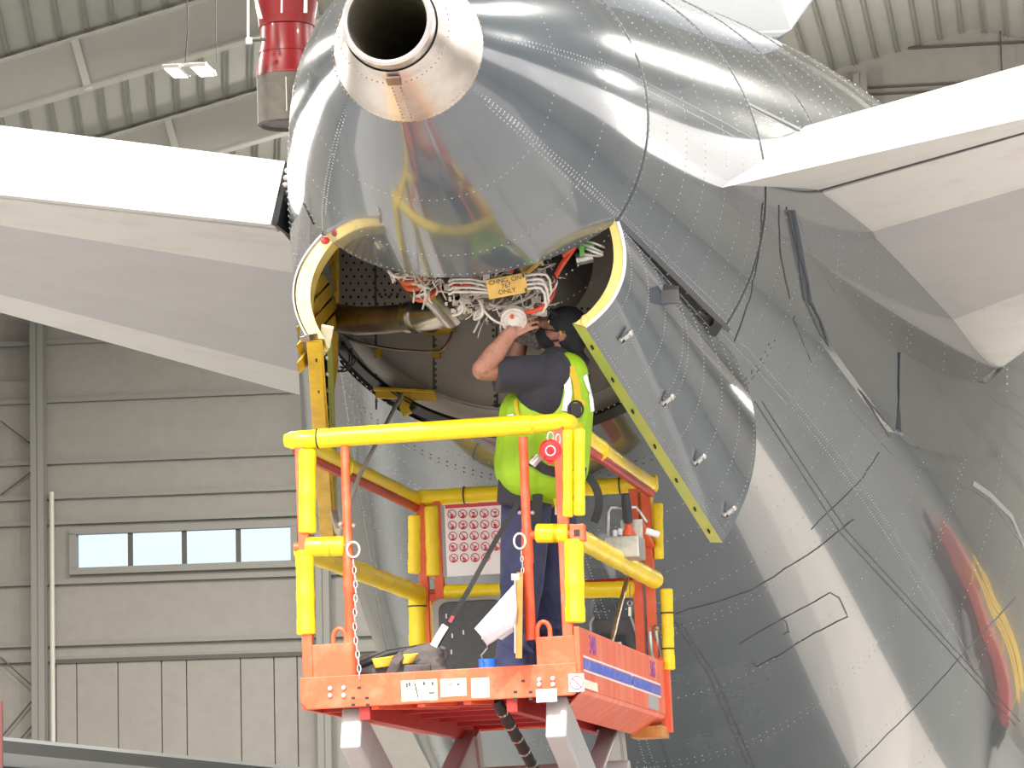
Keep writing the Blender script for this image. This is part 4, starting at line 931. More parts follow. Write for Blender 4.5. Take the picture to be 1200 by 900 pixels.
L_('cable', MB().tube([PX(735, 678, LW - .1), PX(728, 705, LW - .1), PX(722, 728, LW - .08), PX(715, 758, LW - .06)], .013, 8), 'steel_hot', smooth=True)
# toe board prints, bolts and slots
def nearquad(name, u0, v0, u1, v1, m, y=-.0015): 
    a = PL(u0, v0, 0); b = PL(u1, v1, 0); return L_(name, MB().bx((a.x, y, b.z), (b.x, y + .0014, a.z)), m, tb)
lab = nearquad('label', 470, 798, 513, 820, 'label_cream'); lab2 = nearquad('label', 516, 796, 547, 815, 'label_cream'); lab3 = nearquad('label', 552, 795, 574, 817, 'label_cream'); nearquad('label', 628, 808, 653, 822, 'label_white')
lab4 = nearquad('label', 666, 790, 685, 810, 'label_white')
c = PL(676, 800, 0); pr_ = L_('prohibition_mark', MB().tube([V((c.x + .03 * math.cos(i * math.pi / 12), -.003, c.z + .03 * math.sin(i * math.pi / 12))) for i in range(24)], .0022, 5, closed=True).beam((c.x - .02, -.003, c.z + .02), (c.x + .02, -.003, c.z - .02), .004, .002, (0, 1, 0)), 'label_red', tb)
pm_ = MB()
for u, v, w, h in ((477, 803, 2, 5), (480, 802, 2, 5), (497, 801, 2, 4), (507, 801, 2, 4), (506, 812, 7, 1.6), (504, 816, 3, 1), (519, 803, 3, 1.2), (528, 802, 5, 1.2), (537, 802, 3, 2)):
    a = PL(u, v, 0); pm_.box((a.x, -.002, a.z), (w / 500, .0008, h / 500))
for i in range(6): a = PL(486 + i * .8, 800 + i * 3.4, 0); pm_.box((a.x, -.002, a.z), (.0025, .0008, .009))
stuff(L_('printed_arrows', pm_, 'label_black', tb))
for u, v in ((387, 807), (403, 806), (387, 815), (403, 815), (632, 796), (648, 795), (632, 802), (648, 802)): L_('bolt', MB().lathe([(0, .012), (.008, .012), (.012, .007)], PL(u, v, 0), (0, -1, 0), 8), 'galv', tb, smooth=True)
for u, v in ((414, 818), (430, 818), (414, 826), (431, 826), (421, 806), (604, 811), (622, 811), (604, 819), (622, 819), (613, 798)):
    a = PL(u, v, 0); L_('bolt_slot', MB().box((a.x, -.0005, a.z), (.009, .001, .006)), 'rubber', tb)
# sign board hung on the far rail
sa_ = PL(521, 593, LL - .09); sb_ = PL(607, 671, LL - .09)
sign = L_('warning_board', MB().bx((sa_.x, LL - .10, sb_.z), (sb_.x, LL - .09, sa_.z)), 'board_white'); sign['label'] = 'white board of 24 small red prohibition pictograms'
L_('red_header', MB().bx((sa_.x + .005, LL - .103, sa_.z - .016), (sb_.x - .02, LL - .100, sa_.z + .003)), 'label_red', sign)
L_('board_edge', MB().bx((sa_.x - .022, LL - .095, sb_.z), (sa_.x, LL - .085, sa_.z)), 'case_frame', sign)
rr = random.Random(3)
for r_ in range(5):
    for c_ in range(5):
        if r_ == 4 and c_ == 4: continue
        c = PL(529.5 + c_ * 12.6 + r_ * .5, 602.5 + r_ * 12.9 - c_ * .3, LL - .103); R_ = .0225
        g = MB().tube([c + V((R_ * math.cos(i * math.pi / 9), 0, R_ * math.sin(i * math.pi / 9))) for i in range(18)], .0021, 4, closed=True)
        g.beam(c + V((-.016, -.001, .016)), c + V((.016, -.001, -.016)), .0038, .001, (0, 1, 0))
        for k in range(3): g.ball(c + V((rr.uniform(-.006, .006), .001, rr.uniform(-.012, .006))), (rr.uniform(.003, .007), .001, rr.uniform(.003, .006)), 6, 4, 1)
        g.ball(c + V((0, .001, -.016)), (.010, .001, .005), 8, 4, 1)
        L_('pictogram', g, ['label_red', 'label_black'], sign)
# scissor arms
def arm(x, y0, z0, y1, z1, w=.10, h=.26):
    o = L_('scissor_arm', MB().beam((x, y0, z0), (x, y1, z1), w, h, (1, 0, 0)) if False else MB().beam((x, y0, z0), (x, y1, z1), w, h, (0, 0, 1)), 'lift_grey', bev=.008)
    return o
def arm2(u0, v0, y0, u1, v1, y1, x, w=.10, h=.20): 
    a = PX(u0, v0, x); b = PX(u1, v1, x)
    return L_('scissor_arm', MB().beam(a, b, w, h, (0, 0, 1)), 'lift_grey', bev=.008)
for x, inn in ((.225, .105), (1.20, -.105)):
    zt, zb_ = -.09, -1.08
    for st in range(2):
        a = L_('scissor_arm', MB().beam((x, .06, zt), (x, 2.5, zb_), .10, .21), 'lift_grey', bev=.012)
        if st == 0: L_('pivot_cap', MB().lathe([(0, .024), (.008, .024)], V((x - .02, .06, zt - .075)), V((0, -1, -.3)), 16), 'label_cream', a)
        b = L_('scissor_arm', MB().beam((x + inn, 2.4, zt - .02), (x + inn, .06, zb_), .10, .21), 'lift_grey', bev=.012)
        L_('end_plate', MB().beam((x + inn, 2.33, zt - .07), (x + inn, 2.42, zt - .03), .13, .24), 'lift_grey', b)
        zt, zb_ = zb_, zb_ - .75
L_('cross_tube', MB().tube([(.2, 1.9, -.30), (1.25, 1.9, -.30)], .07, 14), 'lift_grey', smooth=True)
L_('hydraulic_ram', MB().tube([(.88, .25, .02), (.98, 1.3, -.5), (1.0, 1.35, -.55)], [.028, .026, .04], 10), 'rubber', smooth=True)
for i in range(8): L_('hose_clip', MB().lathe([(-.008, .03), (.008, .03)], V((.88, .25, .02)).lerp(V((.98, 1.3, -.5)), (i + 1) / 9), V((.1, 1.05, -.52)), 10), 'steel', smooth=True)
# chassis on the ground, below the frame of the picture
zb = -LO.z
L_('chassis', MB().bx((.02, -.05, zb + .18), (LW - .02, LL + .05, zb + .95)), 'orange', bev=.02)
for x in (.02, LW - .02):
    for y in (.35, LL - .35): L_('wheel', MB().lathe([(-.1, .12), (-.1, .24), (-.08, .26), (.08, .26), (.1, .24), (.1, .12)], V((x, y, zb + .26)), (1, 0, 0), 24), 'rubber', smooth=True)

# ================================================================== THINGS ON THE LIFT
def tpos(p): return lp(p)
# joystick control box hung inside the right rail
cb = thing('control_box', P(734, 645, 19.3), 'silver joystick control box with black grip hanging on the right rail', 'control box')
bx_, by_, bz_ = LX, _d, LZ; cc = P(733, 643, 19.3)
b = MB().box(cc, (.085, .11, .055), (bx_, by_, bz_)); obj('case', b, 'galv', cb, bev=.006)
obj('hood', MB().box(cc + bx_ * .03 + by_ * .05 + bz_ * .10, (.055, .01, .05), (bx_, by_, bz_)), 'galv', cb, bev=.003)
js = obj('joystick', MB().lathe([(0, .022), (.02, .026), (.10, .025), (.145, .020), (.15, .012)], P(736, 613, 19.28), P(734, 590, 19.28) - P(736, 613, 19.28), 14), 'black_plastic', cb, smooth=True)
obj('boot', MB().lathe([(0, .034), (.02, .032), (.03, .024), (.05, .018), (.07, .014)], P(737, 628, 19.28), ZZ, 14), ['orange'], js, smooth=True)
obj('guard_bar', MB().tube([P(713, 632, 19.3), P(713, 600, 19.3), P(716, 595, 19.3), P(745, 594, 19.35), P(750, 600, 19.4), P(758, 612, 19.4)], .008, 8), 'galv', cb, smooth=True)
for u, v in ((721, 624), (727, 622)): obj('toggle', MB().lathe([(0, .012), (.03, .012), (.035, .006)], P(u, v + 5, 19.26), ZZ, 10), 'label_white', cb, smooth=True)
obj('connector', MB().lathe([(0, .018), (.07, .018)], P(757, 622, 19.3), RT - UP * .3, 10), 'label_white', cb, smooth=True)
# red fall arrester hanging from the front rail
fa = thing('fall_arrester', P(645, 528, 17.62), 'round red fall arrest reel hanging under the front yellow rail', 'fall arrester')
fc = P(645, 528, 17.66); obj('housing', MB().lathe([(-.025, .03), (-.025, .044), (-.012, .053), (.012, .053), (.025, .044), (.027, .026), (.022, .022), (.022, .012), (.03, .01)], fc, -FW, 28), 'red_plastic', fa, smooth=True)
obj('ring_mark', MB().tube([fc - FW * .027 + (RT * math.cos(i * .3142) + UP * math.sin(i * .3142)) * .022 for i in range(20)], .003, 6, closed=True), 'label_white', fa)
obj('rating_plate', MB().box(fc - FW * .022 - UP * .026 - RT * .006, (.022, .004, .007), (RT, FW, UP)), 'rubber', fa)
obj('nozzle', MB().box(fc - UP * .052, (.014, .014, .012), (RT, FW, UP)), 'red_plastic', fa, bev=.003)
obj('carabiner', MB().tube([fc + (RT * (.014 * math.cos(i * .393)) + UP * (.062 + .022 * math.sin(i * .393))) for i in range(16)], .0055, 6, closed=True), 'galv', fa, smooth=True)
obj('carabiner', MB().tube([fc + RT * .035 + (RT * (.010 * math.cos(i * .393)) + UP * (.052 + .022 * math.sin(i * .393))) for i in range(16)], .0045, 6, closed=True), 'galv', fa, smooth=True)
# clip board with curled papers on the right gate post
kb = thing('clipboard', P(606, 725, 17.75), 'brown clipboard with curling white papers hung on the middle orange post', 'clipboard')
g = MB(); g.beam(P(609, 673, 17.74), P(608, 768, 17.76), .22, .03, RT); obj('board', g, 'board_wood', kb, bev=.002)
g = MB(); g.beam(P(603.5, 676, 17.72), P(603.5, 762, 17.74), .20, .006, RT); obj('paper_stack', g, 'paper', kb)
obj('clip', MB().box(P(604, 676, 17.66), (.02, .03, .015), (RT, FW, UP)), 'galv', kb, bev=.003)
def sheet(c0, c1, c2, c3, bulge):
    def fn(i, j):
        p = c0.lerp(c1, i).lerp(c3.lerp(c2, i), j); return p + bulge * math.sin(math.pi * (i * .9 + j * .3))
    return MB().grid(fn, 10, 8)
obj('curled_sheet', sheet(P(603, 684, 17.66), P(603, 735, 17.66), P(572, 757, 17.6), P(554, 736, 17.62), -FW * .05 + RT * .01), 'paper', kb, smooth=True, solid=.0012)
obj('curled_sheet', sheet(P(602, 688, 17.70), P(602, 740, 17.70), P(588, 750, 17.68), P(560, 738, 17.67), -FW * .03), 'paper', kb, smooth=True, solid=.0012)
# blue cup
cu = thing('blue_cup', P(571, 812, 18.1), 'small blue plastic cup on the platform floor behind the toe board', 'cup')
c0 = P(571.5, 793, 18.1); cb_ = .084 - (c0 - LO).dot(LZ); obj('body', MB().lathe([(cb_, .036), (.077, .043), (.082, .043), (.082, .039), (cb_ + .01, .033)], c0, ZZ, 24), 'blue_cup', cu, smooth=True)
obj('straw_wire', MB().tube([c0 + ZZ * .0, c0 + ZZ * .05, P(566, 776, 18.05), P(564, 768, 18.0), P(571, 760, 17.98), P(571, 755, 17.95), P(565, 748, 17.9)], .004, 6), 'galv', cu, smooth=True)
# dark case at the far end
cs = thing('storage_case', lp((.4, LL - .2, .08)), 'dark grey plastic case standing upright beneath the white pictogram board', 'case')
def rr_poly(u0, v0, u1, v1, r, y, n=6):
    a = PL(u0, v0, y); b = PL(u1, v1, y); pts = [(a.x, b.z), (b.x, b.z)]
    for cx, cz, a0 in ((b.x - r, a.z - r, 0), (a.x + r, a.z - r, 90)):
        for i in range(n + 1): t = math.radians(a0 + 90 * i / n); pts.append((cx + r * math.cos(t), cz + r * math.sin(t)))
    return pts
def slab(pts, y0, y1): 
    n = len(pts); g = MB(); g.add([lp((x, y0, z)) for x, z in pts] + [lp((x, y1, z)) for x, z in pts], [tuple(range(n)), tuple(range(2 * n - 1, n - 1, -1))] + [(i, (i + 1) % n, (i + 1) % n + n, i + n) for i in range(n)]); return g
obj('lid', slab(rr_poly(513, 706, 592, 815, .05, LL - .22), LL - .22, LL - .16), 'case_dark', cs, bev=.006)
obj('shell', slab(rr_poly(505, 702, 600, 815, .05, LL - .16), LL - .16, LL - .07), 'case_frame', cs, bev=.006)
g = MB()
for u, v in ((523, 722), (530, 745), (529, 764), (543, 741)): p = PL(u, v, LL - .222); g.box(lp(p), (.004, .002, .012), (LX, _d, LZ))
stuff(obj('scuffs', g, 'label_white', cs))
# tool bag
tbg = thing('tool_bag', lp((.45, .25, .08)), 'black and yellow fabric tool bag lying open behind the front toe board', 'bag')
def blobmesh(g, vox, it=3):
    me = bpy.data.meshes.new('tmp'); me.from_pydata([tuple(p) for p in g.v], [], g.f); o = bpy.data.objects.new('tmp', me); COL.objects.link(o)
    r = o.modifiers.new('r', 'REMESH'); r.mode = 'VOXEL'; r.voxel_size = vox; s_ = o.modifiers.new('s', 'SMOOTH'); s_.iterations = it; s_.factor = .5
    dg = bpy.context.evaluated_depsgraph_get(); dg.update(); m = bpy.data.meshes.new_from_object(o.evaluated_get(dg)); bpy.data.objects.remove(o); return m
def blob(name, g, m, parent, vox=.012, it=3, **k):
    me = blobmesh(g, vox, it); return obj(name, me, m, parent, smooth=True, auto=180, **k)
g = MB(); DB = 18.2
for a, b, ra, rb in (((425, 795), (515, 797), .05, .05), ((428, 783), (512, 783), .04, .05), ((440, 778), (508, 770), .03, .045)): g.caps(P(a[0], a[1] - 7, DB), P(b[0], b[1] - 7, DB), ra, rb); g.caps(P(a[0], a[1] - 7, DB + .12), P(b[0], b[1] - 7, DB + .12), ra, rb)
blob('body', g, 'bag_grey', tbg, .012, 4)
g = MB(); g.caps(P(424, 779, DB - .03), P(455, 766, DB - .02), .022, .02); g.caps(P(455, 766, DB - .02), P(505, 757, DB), .02, .018); g.caps(P(505, 757, DB), P(521, 767, DB), .018, .02); g.caps(P(521, 767, DB), P(500, 779, DB - .02), .02, .012)
blob('flap', g, 'rubber', tbg, .008, 3)
for q in (((436, 779), (461, 775), (460, 787), (440, 790)), ((472, 774), (490, 772), (483, 784), (472, 785))):
    obj('yellow_panel', sheet(*[P(p[0], p[1] - 7, DB - .062) for p in q], -FW * .012), 'bag_yellow', tbg, smooth=True, solid=.006)
obj('pocket', sheet(P(474, 779, DB - .068), P(505, 778, DB - .068), P(505, 793, DB - .068), P(473, 793, DB - .068), -FW * .012), 'bag_grey', tbg, smooth=True, solid=.006)
obj('handle', MB().ribbon([P(456, 791, DB - .09), P(462, 777, DB - .10), P(468, 769, DB - .09), P(472, 766, DB - .06)], .035, -FW, .004), 'bag_grey', tbg)
obj('loop', MB().tube([P(516, 759, DB), P(522, 761, DB - .02), P(523, 769, DB - .02), P(518, 775, DB)], .012, 6), 'bag_grey', tbg, smooth=True)
g = MB(); g.caps(P(528, 797, 18.3), P(556, 796, 18.3), .025, .02); g.caps(P(545, 793, 18.3), P(557, 790, 18.3), .012, .01)
gl = blob('work_glove', g, 'bag_grey', None, .008); tag(gl, 'crumpled dark grey work glove between the tool bag and blue cup', 'glove')

# ================================================================== PERSON
FD = (-RT * .85 + UP * .52).normalized(); HU = (UP * .85 + RT * .52).normalized(); HS = FD.cross(HU).normalized()   # face, crown, and side directions
if HS.dot(FW) > 0: HS = -HS                                     # side towards the camera
def foot(u, d):
    q = P(u, 800, d) - LO; return lp((q.dot(LX), q.dot(_d), .075))
fl_, fr2 = foot(602, 18.36), foot(640, 18.62)
man = thing('person', (fl_ + fr2) / 2, 'person in dark tee shirt, lime safety vest and navy trousers, raised arms', 'person')
HC = P(660, 390, 18.42)
body = MB()
def hp(f, u, s=0): return HC + FD * f + HU * u + HS * s
body.ball(hp(0, .01), (.098, .078, .108), 20, 14, 0, (FD, HS, HU)); body.ball(hp(.022, -.045), (.074, .060, .085), 18, 12, 0, (FD, HS, HU))
body.caps(hp(.088, .02), hp(.112, -.022), .012, .018); body.ball(hp(.078, .035), (.02, .05, .014), 12, 8, 0, (FD, HS, HU)); body.ball(hp(.082, -.062), (.018, .03, .016), 12, 8, 0, (FD, HS, HU)); body.ball(hp(.075, -.09), (.028, .032, .026), 12, 8, 0, (FD, HS, HU))
for sd in (1, -1):
    body.ball(hp(-.004, -.012, sd * .078), (.020, .010, .034), 12, 8, 0, (FD, HS, HU)); body.ball(hp(.06, -.02, sd * .045), (.02, .02, .02), 10, 7)
body.caps(hp(-.02, -.06), P(655, 430, 18.46), .064, .072)
# torso core and legs inside the clothes
for a, b, ra, rb in (((655, 432, 18.46), (650, 470, 18.46), .10, .15), ((650, 470, 18.46), (638, 520, 18.46), .15, .16), ((638, 520, 18.46), (634, 565, 18.47), .16, .14)): body.caps(P(*a), P(*b), ra, rb)
body.caps(P(648, 440, 18.28), P(648, 440, 18.66), .085, .085)
KN = P(611, 690, 18.34); KF = P(646, 690, 18.6)
for h, k, f in ((P(622, 580, 18.39), KN, fl_), (P(646, 580, 18.57), KF, fr2)): body.caps(h, k, .085, .06); body.caps(k, f + ZZ * .12, .06, .045)
# near arm: shoulder, elbow, wrist, hand with five fingers
SHn, ELn, WRn = P(640, 436, 18.24), P(566, 433, 18.12), P(599, 389, 18.06)
body.caps(SHn, ELn, .066, .052); body.caps(ELn, ELn.lerp(WRn, .45), .052, .050); body.caps(ELn.lerp(WRn, .45), WRn, .050, .034)
def hand(g, w, pdir, side, nrm, r=.0088, sc=1.0, curl=.6):
    # w wrist, pdir towards the knuckles, side across the palm from index to little finger, nrm away from the palm
    pdir = pdir.normalized(); side = (side - pdir * side.dot(pdir)).normalized(); nrm = pdir.cross(side).normalized() * (1 if pdir.cross(side).dot(nrm) > 0 else -1)
    for t in (-.030, -.010, .010, .030): g.caps(w + side * t * .7, w + pdir * .085 * sc + side * t * 1.05, .016, .012)
    for t, L, k in ((-.037, .074, 1.0), (-.012, .082, .90), (.013, .076, .98), (.037, .060, 1.15)):
        p = w + pdir * .088 * sc + side * t; ang = 0
        for j, f in enumerate((.45, .32, .25)):
            ang += curl * k * (.7 if j == 0 else 1); d = (pdir * math.cos(ang) - nrm * math.sin(ang) + side * t * .8).normalized(); q = p + d * L * f; g.caps(p, q, r - j * .0008, r - .0008 - j * .0008, 10); p = q
    p = w + pdir * .03 - side * .026
    for d, L in (((pdir * .6 - side * .7 - nrm * .25), .04), ((pdir * .9 - side * .25 - nrm * .4), .032), ((pdir * .9 + side * .05 - nrm * .6), .026)):
        q = p + d.normalized() * L; g.caps(p, q, .0125, .0105, 10); p = q
hand(body, WRn, (RT * .84 + UP * .5 + FW * .1), (-UP * .85 + RT * .5 - FW * .3), -FW, curl=.55)
SHf, ELf, WRf = P(645, 436, 18.68), P(600, 440, 18.62), P(612, 396, 18.56)
body.caps(SHf, ELf, .066, .05); body.caps(ELf, WRf, .05, .034)
hand(body, WRf, (RT * .3 + UP * .95 - FW * .1), (RT * .8 - UP * .2 - FW * .5), -FW, curl=.6)
bo = blob('body', body, 'skin_arm', man, .0048, 1)
# face paint-free details
for sd in (1, -1):
    e = obj('eye', MB().ball(hp(.081, .012, sd * .031), .0125, 10, 8), 'label_white', man, smooth=True); obj('iris', MB().ball(hp(.089, .013, sd * .032), .0065, 8, 6), 'cable_dark', e)
    obj('eyebrow', MB().caps(hp(.092, .033, sd * .014), hp(.080, .035, sd * .05), .006, .005, 8), 'hair', man)
mk = MB(); mk.ball(hp(.040, -.078), (.075, .066, .042), 18, 12, 0, (FD, HS, HU)); mk.ball(hp(.075, -.055), (.04, .05, .028), 14, 10, 0, (FD, HS, HU)); blob('face_mask', mk, 'cap_black', man, .008, 3)
obj('mask_strap', MB().tube([hp(.085, -.035, .045), hp(.05, -.018, .068), hp(.0, .0, .084), hp(-.02, .002, .082)], .0045, 6), 'cap_black', man, smooth=True)
obj('mask_strap', MB().tube([hp(.06, -.08, .055), hp(.02, -.06, .073), hp(-.01, -.03, .080)], .0045, 6), 'cap_black', man, smooth=True)
obj('ear_plug', MB().ball(hp(.012, -.008, .086), (.008, .008, .011), 8, 6), 'strap_yellow', man)
bd = MB(); rb_ = random.Random(5)
bd.caps(hp(.085, -.10), hp(.15, -.115), .042, .030); bd.caps(hp(.15, -.115), hp(.185, -.10), .030, .012)
for i in range(26): 
    a = hp(.10 + rb_.uniform(0, .03), -.105 + rb_.uniform(-.03, .02), rb_.uniform(-.03, .03)); bd.caps(a, a + FD * rb_.uniform(.05, .09) + HU * rb_.uniform(-.04, .03) + HS * rb_.uniform(-.015, .015), .010, .003, 8)
blob('beard', bd, 'hair', man, .006, 1)
hr = MB(); hr.ball(hp(-.035, -.01), (.072, .083, .085), 16, 12, 0, (FD, HS, HU)); blob('hair', hr, 'cap_black', man, .010, 2)
cp = MB(); cp.ball(hp(-.008, .038), (.112, .092, .098), 20, 14, 0, (FD, HS, HU)); cp.ball(hp(-.068, -.005), (.06, .083, .09), 18, 12, 0, (FD, HS, HU)); cp.caps(hp(-.06, -.05), P(684, 424, 18.42), .055, .03)
for t in range(-3, 4): cp.caps(hp(.07, .055, t * .018), hp(.20 - abs(t) * .008, .080 - abs(t) * .003, t * .016), .012, .008, 8)
blob('cap', cp, 'cap_black', man, .007, 3)
# shirt
sh = MB()
for dd in (-.13, 0, .13):
    sh.caps(P(652, 440, 18.46 + dd), P(646, 475, 18.46 + dd), .13 if dd else .12, .165); sh.caps(P(646, 475, 18.46 + dd), P(634, 545, 18.46 + dd), .165, .17)
sh.caps(P(634, 545, 18.40), P(618, 572, 18.36), .16, .10); sh.caps(P(634, 545, 18.5), P(640, 572, 18.52), .16, .13)
sh.caps(P(646, 436, 18.24), P(614, 442, 18.2), .105, .088); sh.lathe([(0, .09), (.04, .092), (.18, .088), (.225, .086), (.226, .06)], P(634, 438, 18.2), P(572, 440, 18.12) - P(634, 438, 18.2), 22)
sh.ball(P(634, 468, 18.25), (.125, .13, .11), 18, 12, 0, (RT, FW, UP)); sh.caps(P(646, 438, 18.68), P(612, 440, 18.62), .10, .085)
sh.caps(P(652, 425, 18.38), P(652, 425, 18.56), .085, .085)
blob('shirt', sh, 'shirt', man, .010, 4)
# vest, open at the side where the shirt shows
ve = MB()
for dd in (-.15, 0, .15):
    ve.caps(P(662, 440, 18.46 + dd), P(660, 480, 18.46 + dd), .115, .135); ve.caps(P(660, 480, 18.46 + dd), P(645, 545, 18.46 + dd), .15, .19)
    ve.caps(P(625, 492, 18.46 + dd), P(622, 545, 18.45 + dd), .175, .18)
ve.caps(P(592, 530, 18.30), P(588, 555, 18.28), .04, .028); ve.caps(P(598, 500, 18.30), P(592, 530, 18.30), .06, .045); ve.caps(P(610, 478, 18.30), P(618, 500, 18.30), .05, .09)
ve.caps(P(668, 432, 18.30), P(668, 432, 18.62), .07, .07)
vo = blob('vest', ve, 'hivis', man, .010, 3); vo['label'] = 'lime yellow safety vest'
vt = BVHTree.FromPolygons([v.co for v in vo.data.vertices], [p.vertices for p in vo.data.polygons])
def onvest(u, v, off=.006):
    h = vt.ray_cast(CAM, ray(u, v).normalized()); p, n = (h[0], h[1]) if h[0] is not None else (P(u, v, 18.25), -FW)
    if n.dot(FW) > 0: n = -n
    return p + n * off, n
def band(name, pts, w, m, off=.006, sub=4):
    q = []
    for a, b in zip(pts[:-1], pts[1:]): q += [onvest(lerp(a[0], b[0], i / sub), lerp(a[1], b[1], i / sub), off) for i in range(sub)]
    q.append(onvest(*pts[-1], off)); return obj(name, MB().ribbon([p for p, n in q], w, [n for p, n in q], .003), m, man)
band('reflective_stripe', [(659, 424), (664, 440), (666, 460), (662, 482)], .034, 'reflective'); band('reflective_stripe', [(684, 440), (691, 462), (693, 482)], .03, 'reflective'); band('reflective_stripe', [(599, 486), (600, 500)], .035, 'reflective')
band('harness_strap', [(668, 430), (674, 450), (676, 470), (668, 490)], .036, 'strap_yellow', .010); band('harness_strap', [(682, 470), (672, 492)], .036, 'strap_yellow', .010); band('harness_strap', [(605, 470), (608, 486), (606, 500)], .02, 'strap_yellow', .010)
obj('back_ring', MB().tube([onvest(673 + 8 * math.cos(i * .449), 480 + 9 * math.sin(i * .449), .016)[0] for i in range(14)], .005, 6, closed=True), 'strap_black', man)
obj('back_plate', MB().box(onvest(673, 481, .014)[0], (.028, .008, .034), (RT, FW, UP)), 'rubber', man, bev=.006)
band('waist_belt', [(622, 540), (640, 550), (662, 556), (684, 553)], .046, 'strap_black', .012)
band('belt_buckle', [(624, 537), (630, 543)], .055, 'galv', .016)
# trousers
tr_ = MB()
for h, k, f in ((P(618, 575, 18.38), KN, fl_), (P(648, 575, 18.56), KF, fr2)):
    tr_.caps(h, k, .135, .105); tr_.caps(k, f + ZZ * .16, .105, .086); tr_.lathe([(0, .088), (.09, .092), (.10, .08)], f + ZZ * .16, -ZZ, 20)
tr_.caps(P(622, 562, 18.40), P(646, 562, 18.55), .14, .14)
for i in range(16):
    k = rb_.random(); b0 = (KN if i % 2 else KF).lerp((fl_ if i % 2 else fr2), k * .8) + (RT * rb_.uniform(-.07, .07) - FW * .075); tr_.caps(b0, b0 + RT * rb_.uniform(-.09, .09) + UP * rb_.uniform(-.05, .05), .018, .012, 8)
blob('trousers', tr_, 'denim', man, .010, 2)
band2 = lambda pts, w, m, n: obj(n, MB().ribbon([P(*p) for p in pts], w, -FW, .003), m, man)
band2([(645, 562, 18.20), (652, 580, 18.21), (656, 596, 18.22)], .042, 'strap_yellow', 'leg_strap'); band2([(632, 552, 18.20), (630, 580, 18.19), (628, 612, 18.2)], .05, 'strap_black', 'leg_strap')
obj('leg_buckle', MB().box(P(656, 599, 18.2), (.024, .006, .018), (RT, FW, UP)), 'galv', man, bev=.003)
obj('leg_strap', MB().ribbon(bez(P(686, 555, 18.3), P(712, 580, 18.25), P(696, 612, 18.3)), .04, -FW, .003), 'strap_black', man)
obj('tool_pouch', MB().add([P(584, 556, 18.24), P(618, 556, 18.2), P(616, 596, 18.2), P(582, 590, 18.24), P(584, 556, 18.32), P(618, 556, 18.3), P(616, 596, 18.3), P(582, 590, 18.32)], [(0, 1, 2, 3), (7, 6, 5, 4), (0, 4, 5, 1), (1, 5, 6, 2), (2, 6, 7, 3), (3, 7, 4, 0)]), 'shirt', man, bev=.012)
for f in (fl_, fr2):
    bt = MB(); dn = (-LX * .9 - _d * .1); bt.caps(f + ZZ * .13, f + ZZ * .07, .056, .06); bt.caps(f + ZZ * .05 - dn * .04, f + ZZ * .045 + dn * .15, .05, .042)
    for q in bt.v: 
        if (q - f).dot(ZZ) < .002: q -= ZZ * ((q - f).dot(ZZ) - .002)
    blob('boot', bt, 'boot', man, .010, 2)
# lanyard from the harness down to the bag
ly = thing('lanyard', P(520, 735, 18.1), 'black webbing lanyard running from the waist down to the tool bag', 'lanyard')
obj('webbing', MB().ribbon([P(608, 588, 18.14), P(580, 635, 18.1), P(550, 690, 18.08), P(525, 732, 18.1), P(512, 757, 18.12)], .024, -FW, .003), 'strap_black', ly)
obj('care_label', MB().ribbon([P(522, 733, 18.07), P(514, 746, 18.08), P(508, 757, 18.09)], .034, -FW, .003), 'label_white', ly)
obj('red_stitch', MB().ribbon([P(531, 722, 18.07), P(527, 729, 18.07)], .016, -FW, .003), 'label_red', ly)

# ================================================================== HANGAR THINGS
fan = thing('fan_housing', P(336, 80, 40), 'big red drum with grey lower sleeve hanging from the hangar roof behind the tail', 'fan')
fc = P(338, 150, 40); k = 40 / FPX
obj('shell', MB().lathe([(86 * k, 34 * k), (96 * k, 32 * k), (118 * k, 31 * k), (119 * k, 33 * k), (134 * k, 34.5 * k), (136 * k, 35 * k), (147 * k, 37 * k), (150 * k, 35 * k)], P(338, 148, 40), ZZ, 40), 'fan_red', fan, smooth=True)
obj('skirt', MB().lathe([(58 * k, 37 * k), (70 * k, 36 * k), (87 * k, 33 * k)], P(338, 148, 40), ZZ, 40), 'fan_red', fan, smooth=True)
obj('sleeve', MB().lathe([(4 * k, 30 * k), (0, 33 * k), (2 * k, 36 * k), (57 * k, 36.5 * k), (60 * k, 37 * k)], P(338, 148, 40), ZZ, 40), 'fan_grey', fan, smooth=True)
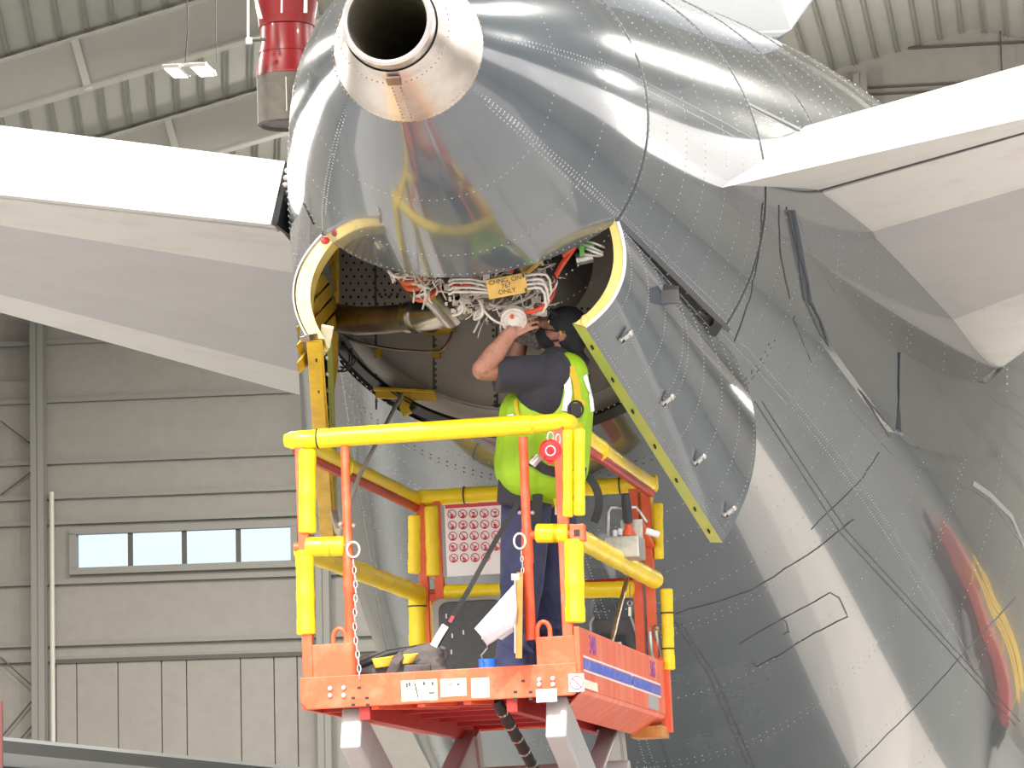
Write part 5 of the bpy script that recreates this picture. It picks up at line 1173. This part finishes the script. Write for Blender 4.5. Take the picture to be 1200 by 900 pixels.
for u, v, w in ((306, 22, 4), (330, 15, 2.4), (358, 15, 4.5)): obj('hanger', MB().tube([P(u, v, 39.5), P(u - (16 if u == 306 else -1), v - 60, 39.5)], w * k * .5, 8), 'rafter_edge', fan, smooth=True)
obj('bracket', MB().tube([P(292, 47, 39.6), P(312, 46, 39.6)], 2.2 * k, 8), 'wall_dark', fan)
obj('conduit', MB().tube([P(291, -60, 39.7), P(291, 52, 39.7)], 1.6 * k, 8), 'rafter_edge', fan, smooth=True)
obj('conduit_box', MB().box(P(292, 48, 39.6), (4 * k, 3 * k, 4 * k)), 'rafter_edge', fan, bev=.01)
obj('seam_strip', MB().tube([P(335, 90, 39.66), P(336, 130, 39.66)], .5 * k, 5), 'rafter_edge', fan)
# made-up truck out of view, added for red and yellow streaks in the skin
tk = thing('reflection_truck', H(8.5, 51, 0), 'unseen red truck with yellow rails, added to mirror as streaks in the lower right fuselage', 'truck')
def hb(name, a, b, m, bev=.03, par=tk): a = V(a); b = V(b); c = (a + b) / 2; return obj(name, MB().box(H(*c), tuple((b - a) / 2), (SX, AX, ZZ)), m, par, bev=bev)
hb('chassis', (5, 50, .5), (12, 52, .9), 'rubber'); hb('bed', (5, 50, 1.0), (10, 52, 1.5), 'truck_red'); cab_ = hb('cab', (10, 50, .9), (11.2, 52, 1.75), 'truck_red'); hb('windscreen', (10.2, 49.98, 1.25), (11.0, 50.0, 1.6), 'glass', .005, cab_)
for z in (1.95, 2.25): obj('rail', MB().tube([H(5, 50, z), H(9.8, 50, z), H(9.8, 52, z), H(5, 52, z)], .05, 8, closed=True), 'foam_yellow', tk)
for x in (5.1, 7.4, 9.7): obj('stanchion', MB().tube([H(x, 50, 1.5), H(x, 50, 2.25)], .04, 8), 'foam_yellow', tk)
for x in (6, 11):
    for y in (49.98, 51.8): obj('wheel', MB().lathe([(0, .5), (.25, .5)], H(x, y, .5), AX, 24), 'rubber', tk)
ps = thing('stand_post', P(-1, 900, 14), 'thin maroon post at the lower left edge before the wing', 'post')
q = P(0, 822, 14); obj('upright', MB().tube([V((q.x, q.y, 0)), q], .011, 8), 'maroon', ps); obj('foot_plate', MB().box((q.x, q.y, .01), (.15, .15, .01)), 'maroon', ps)
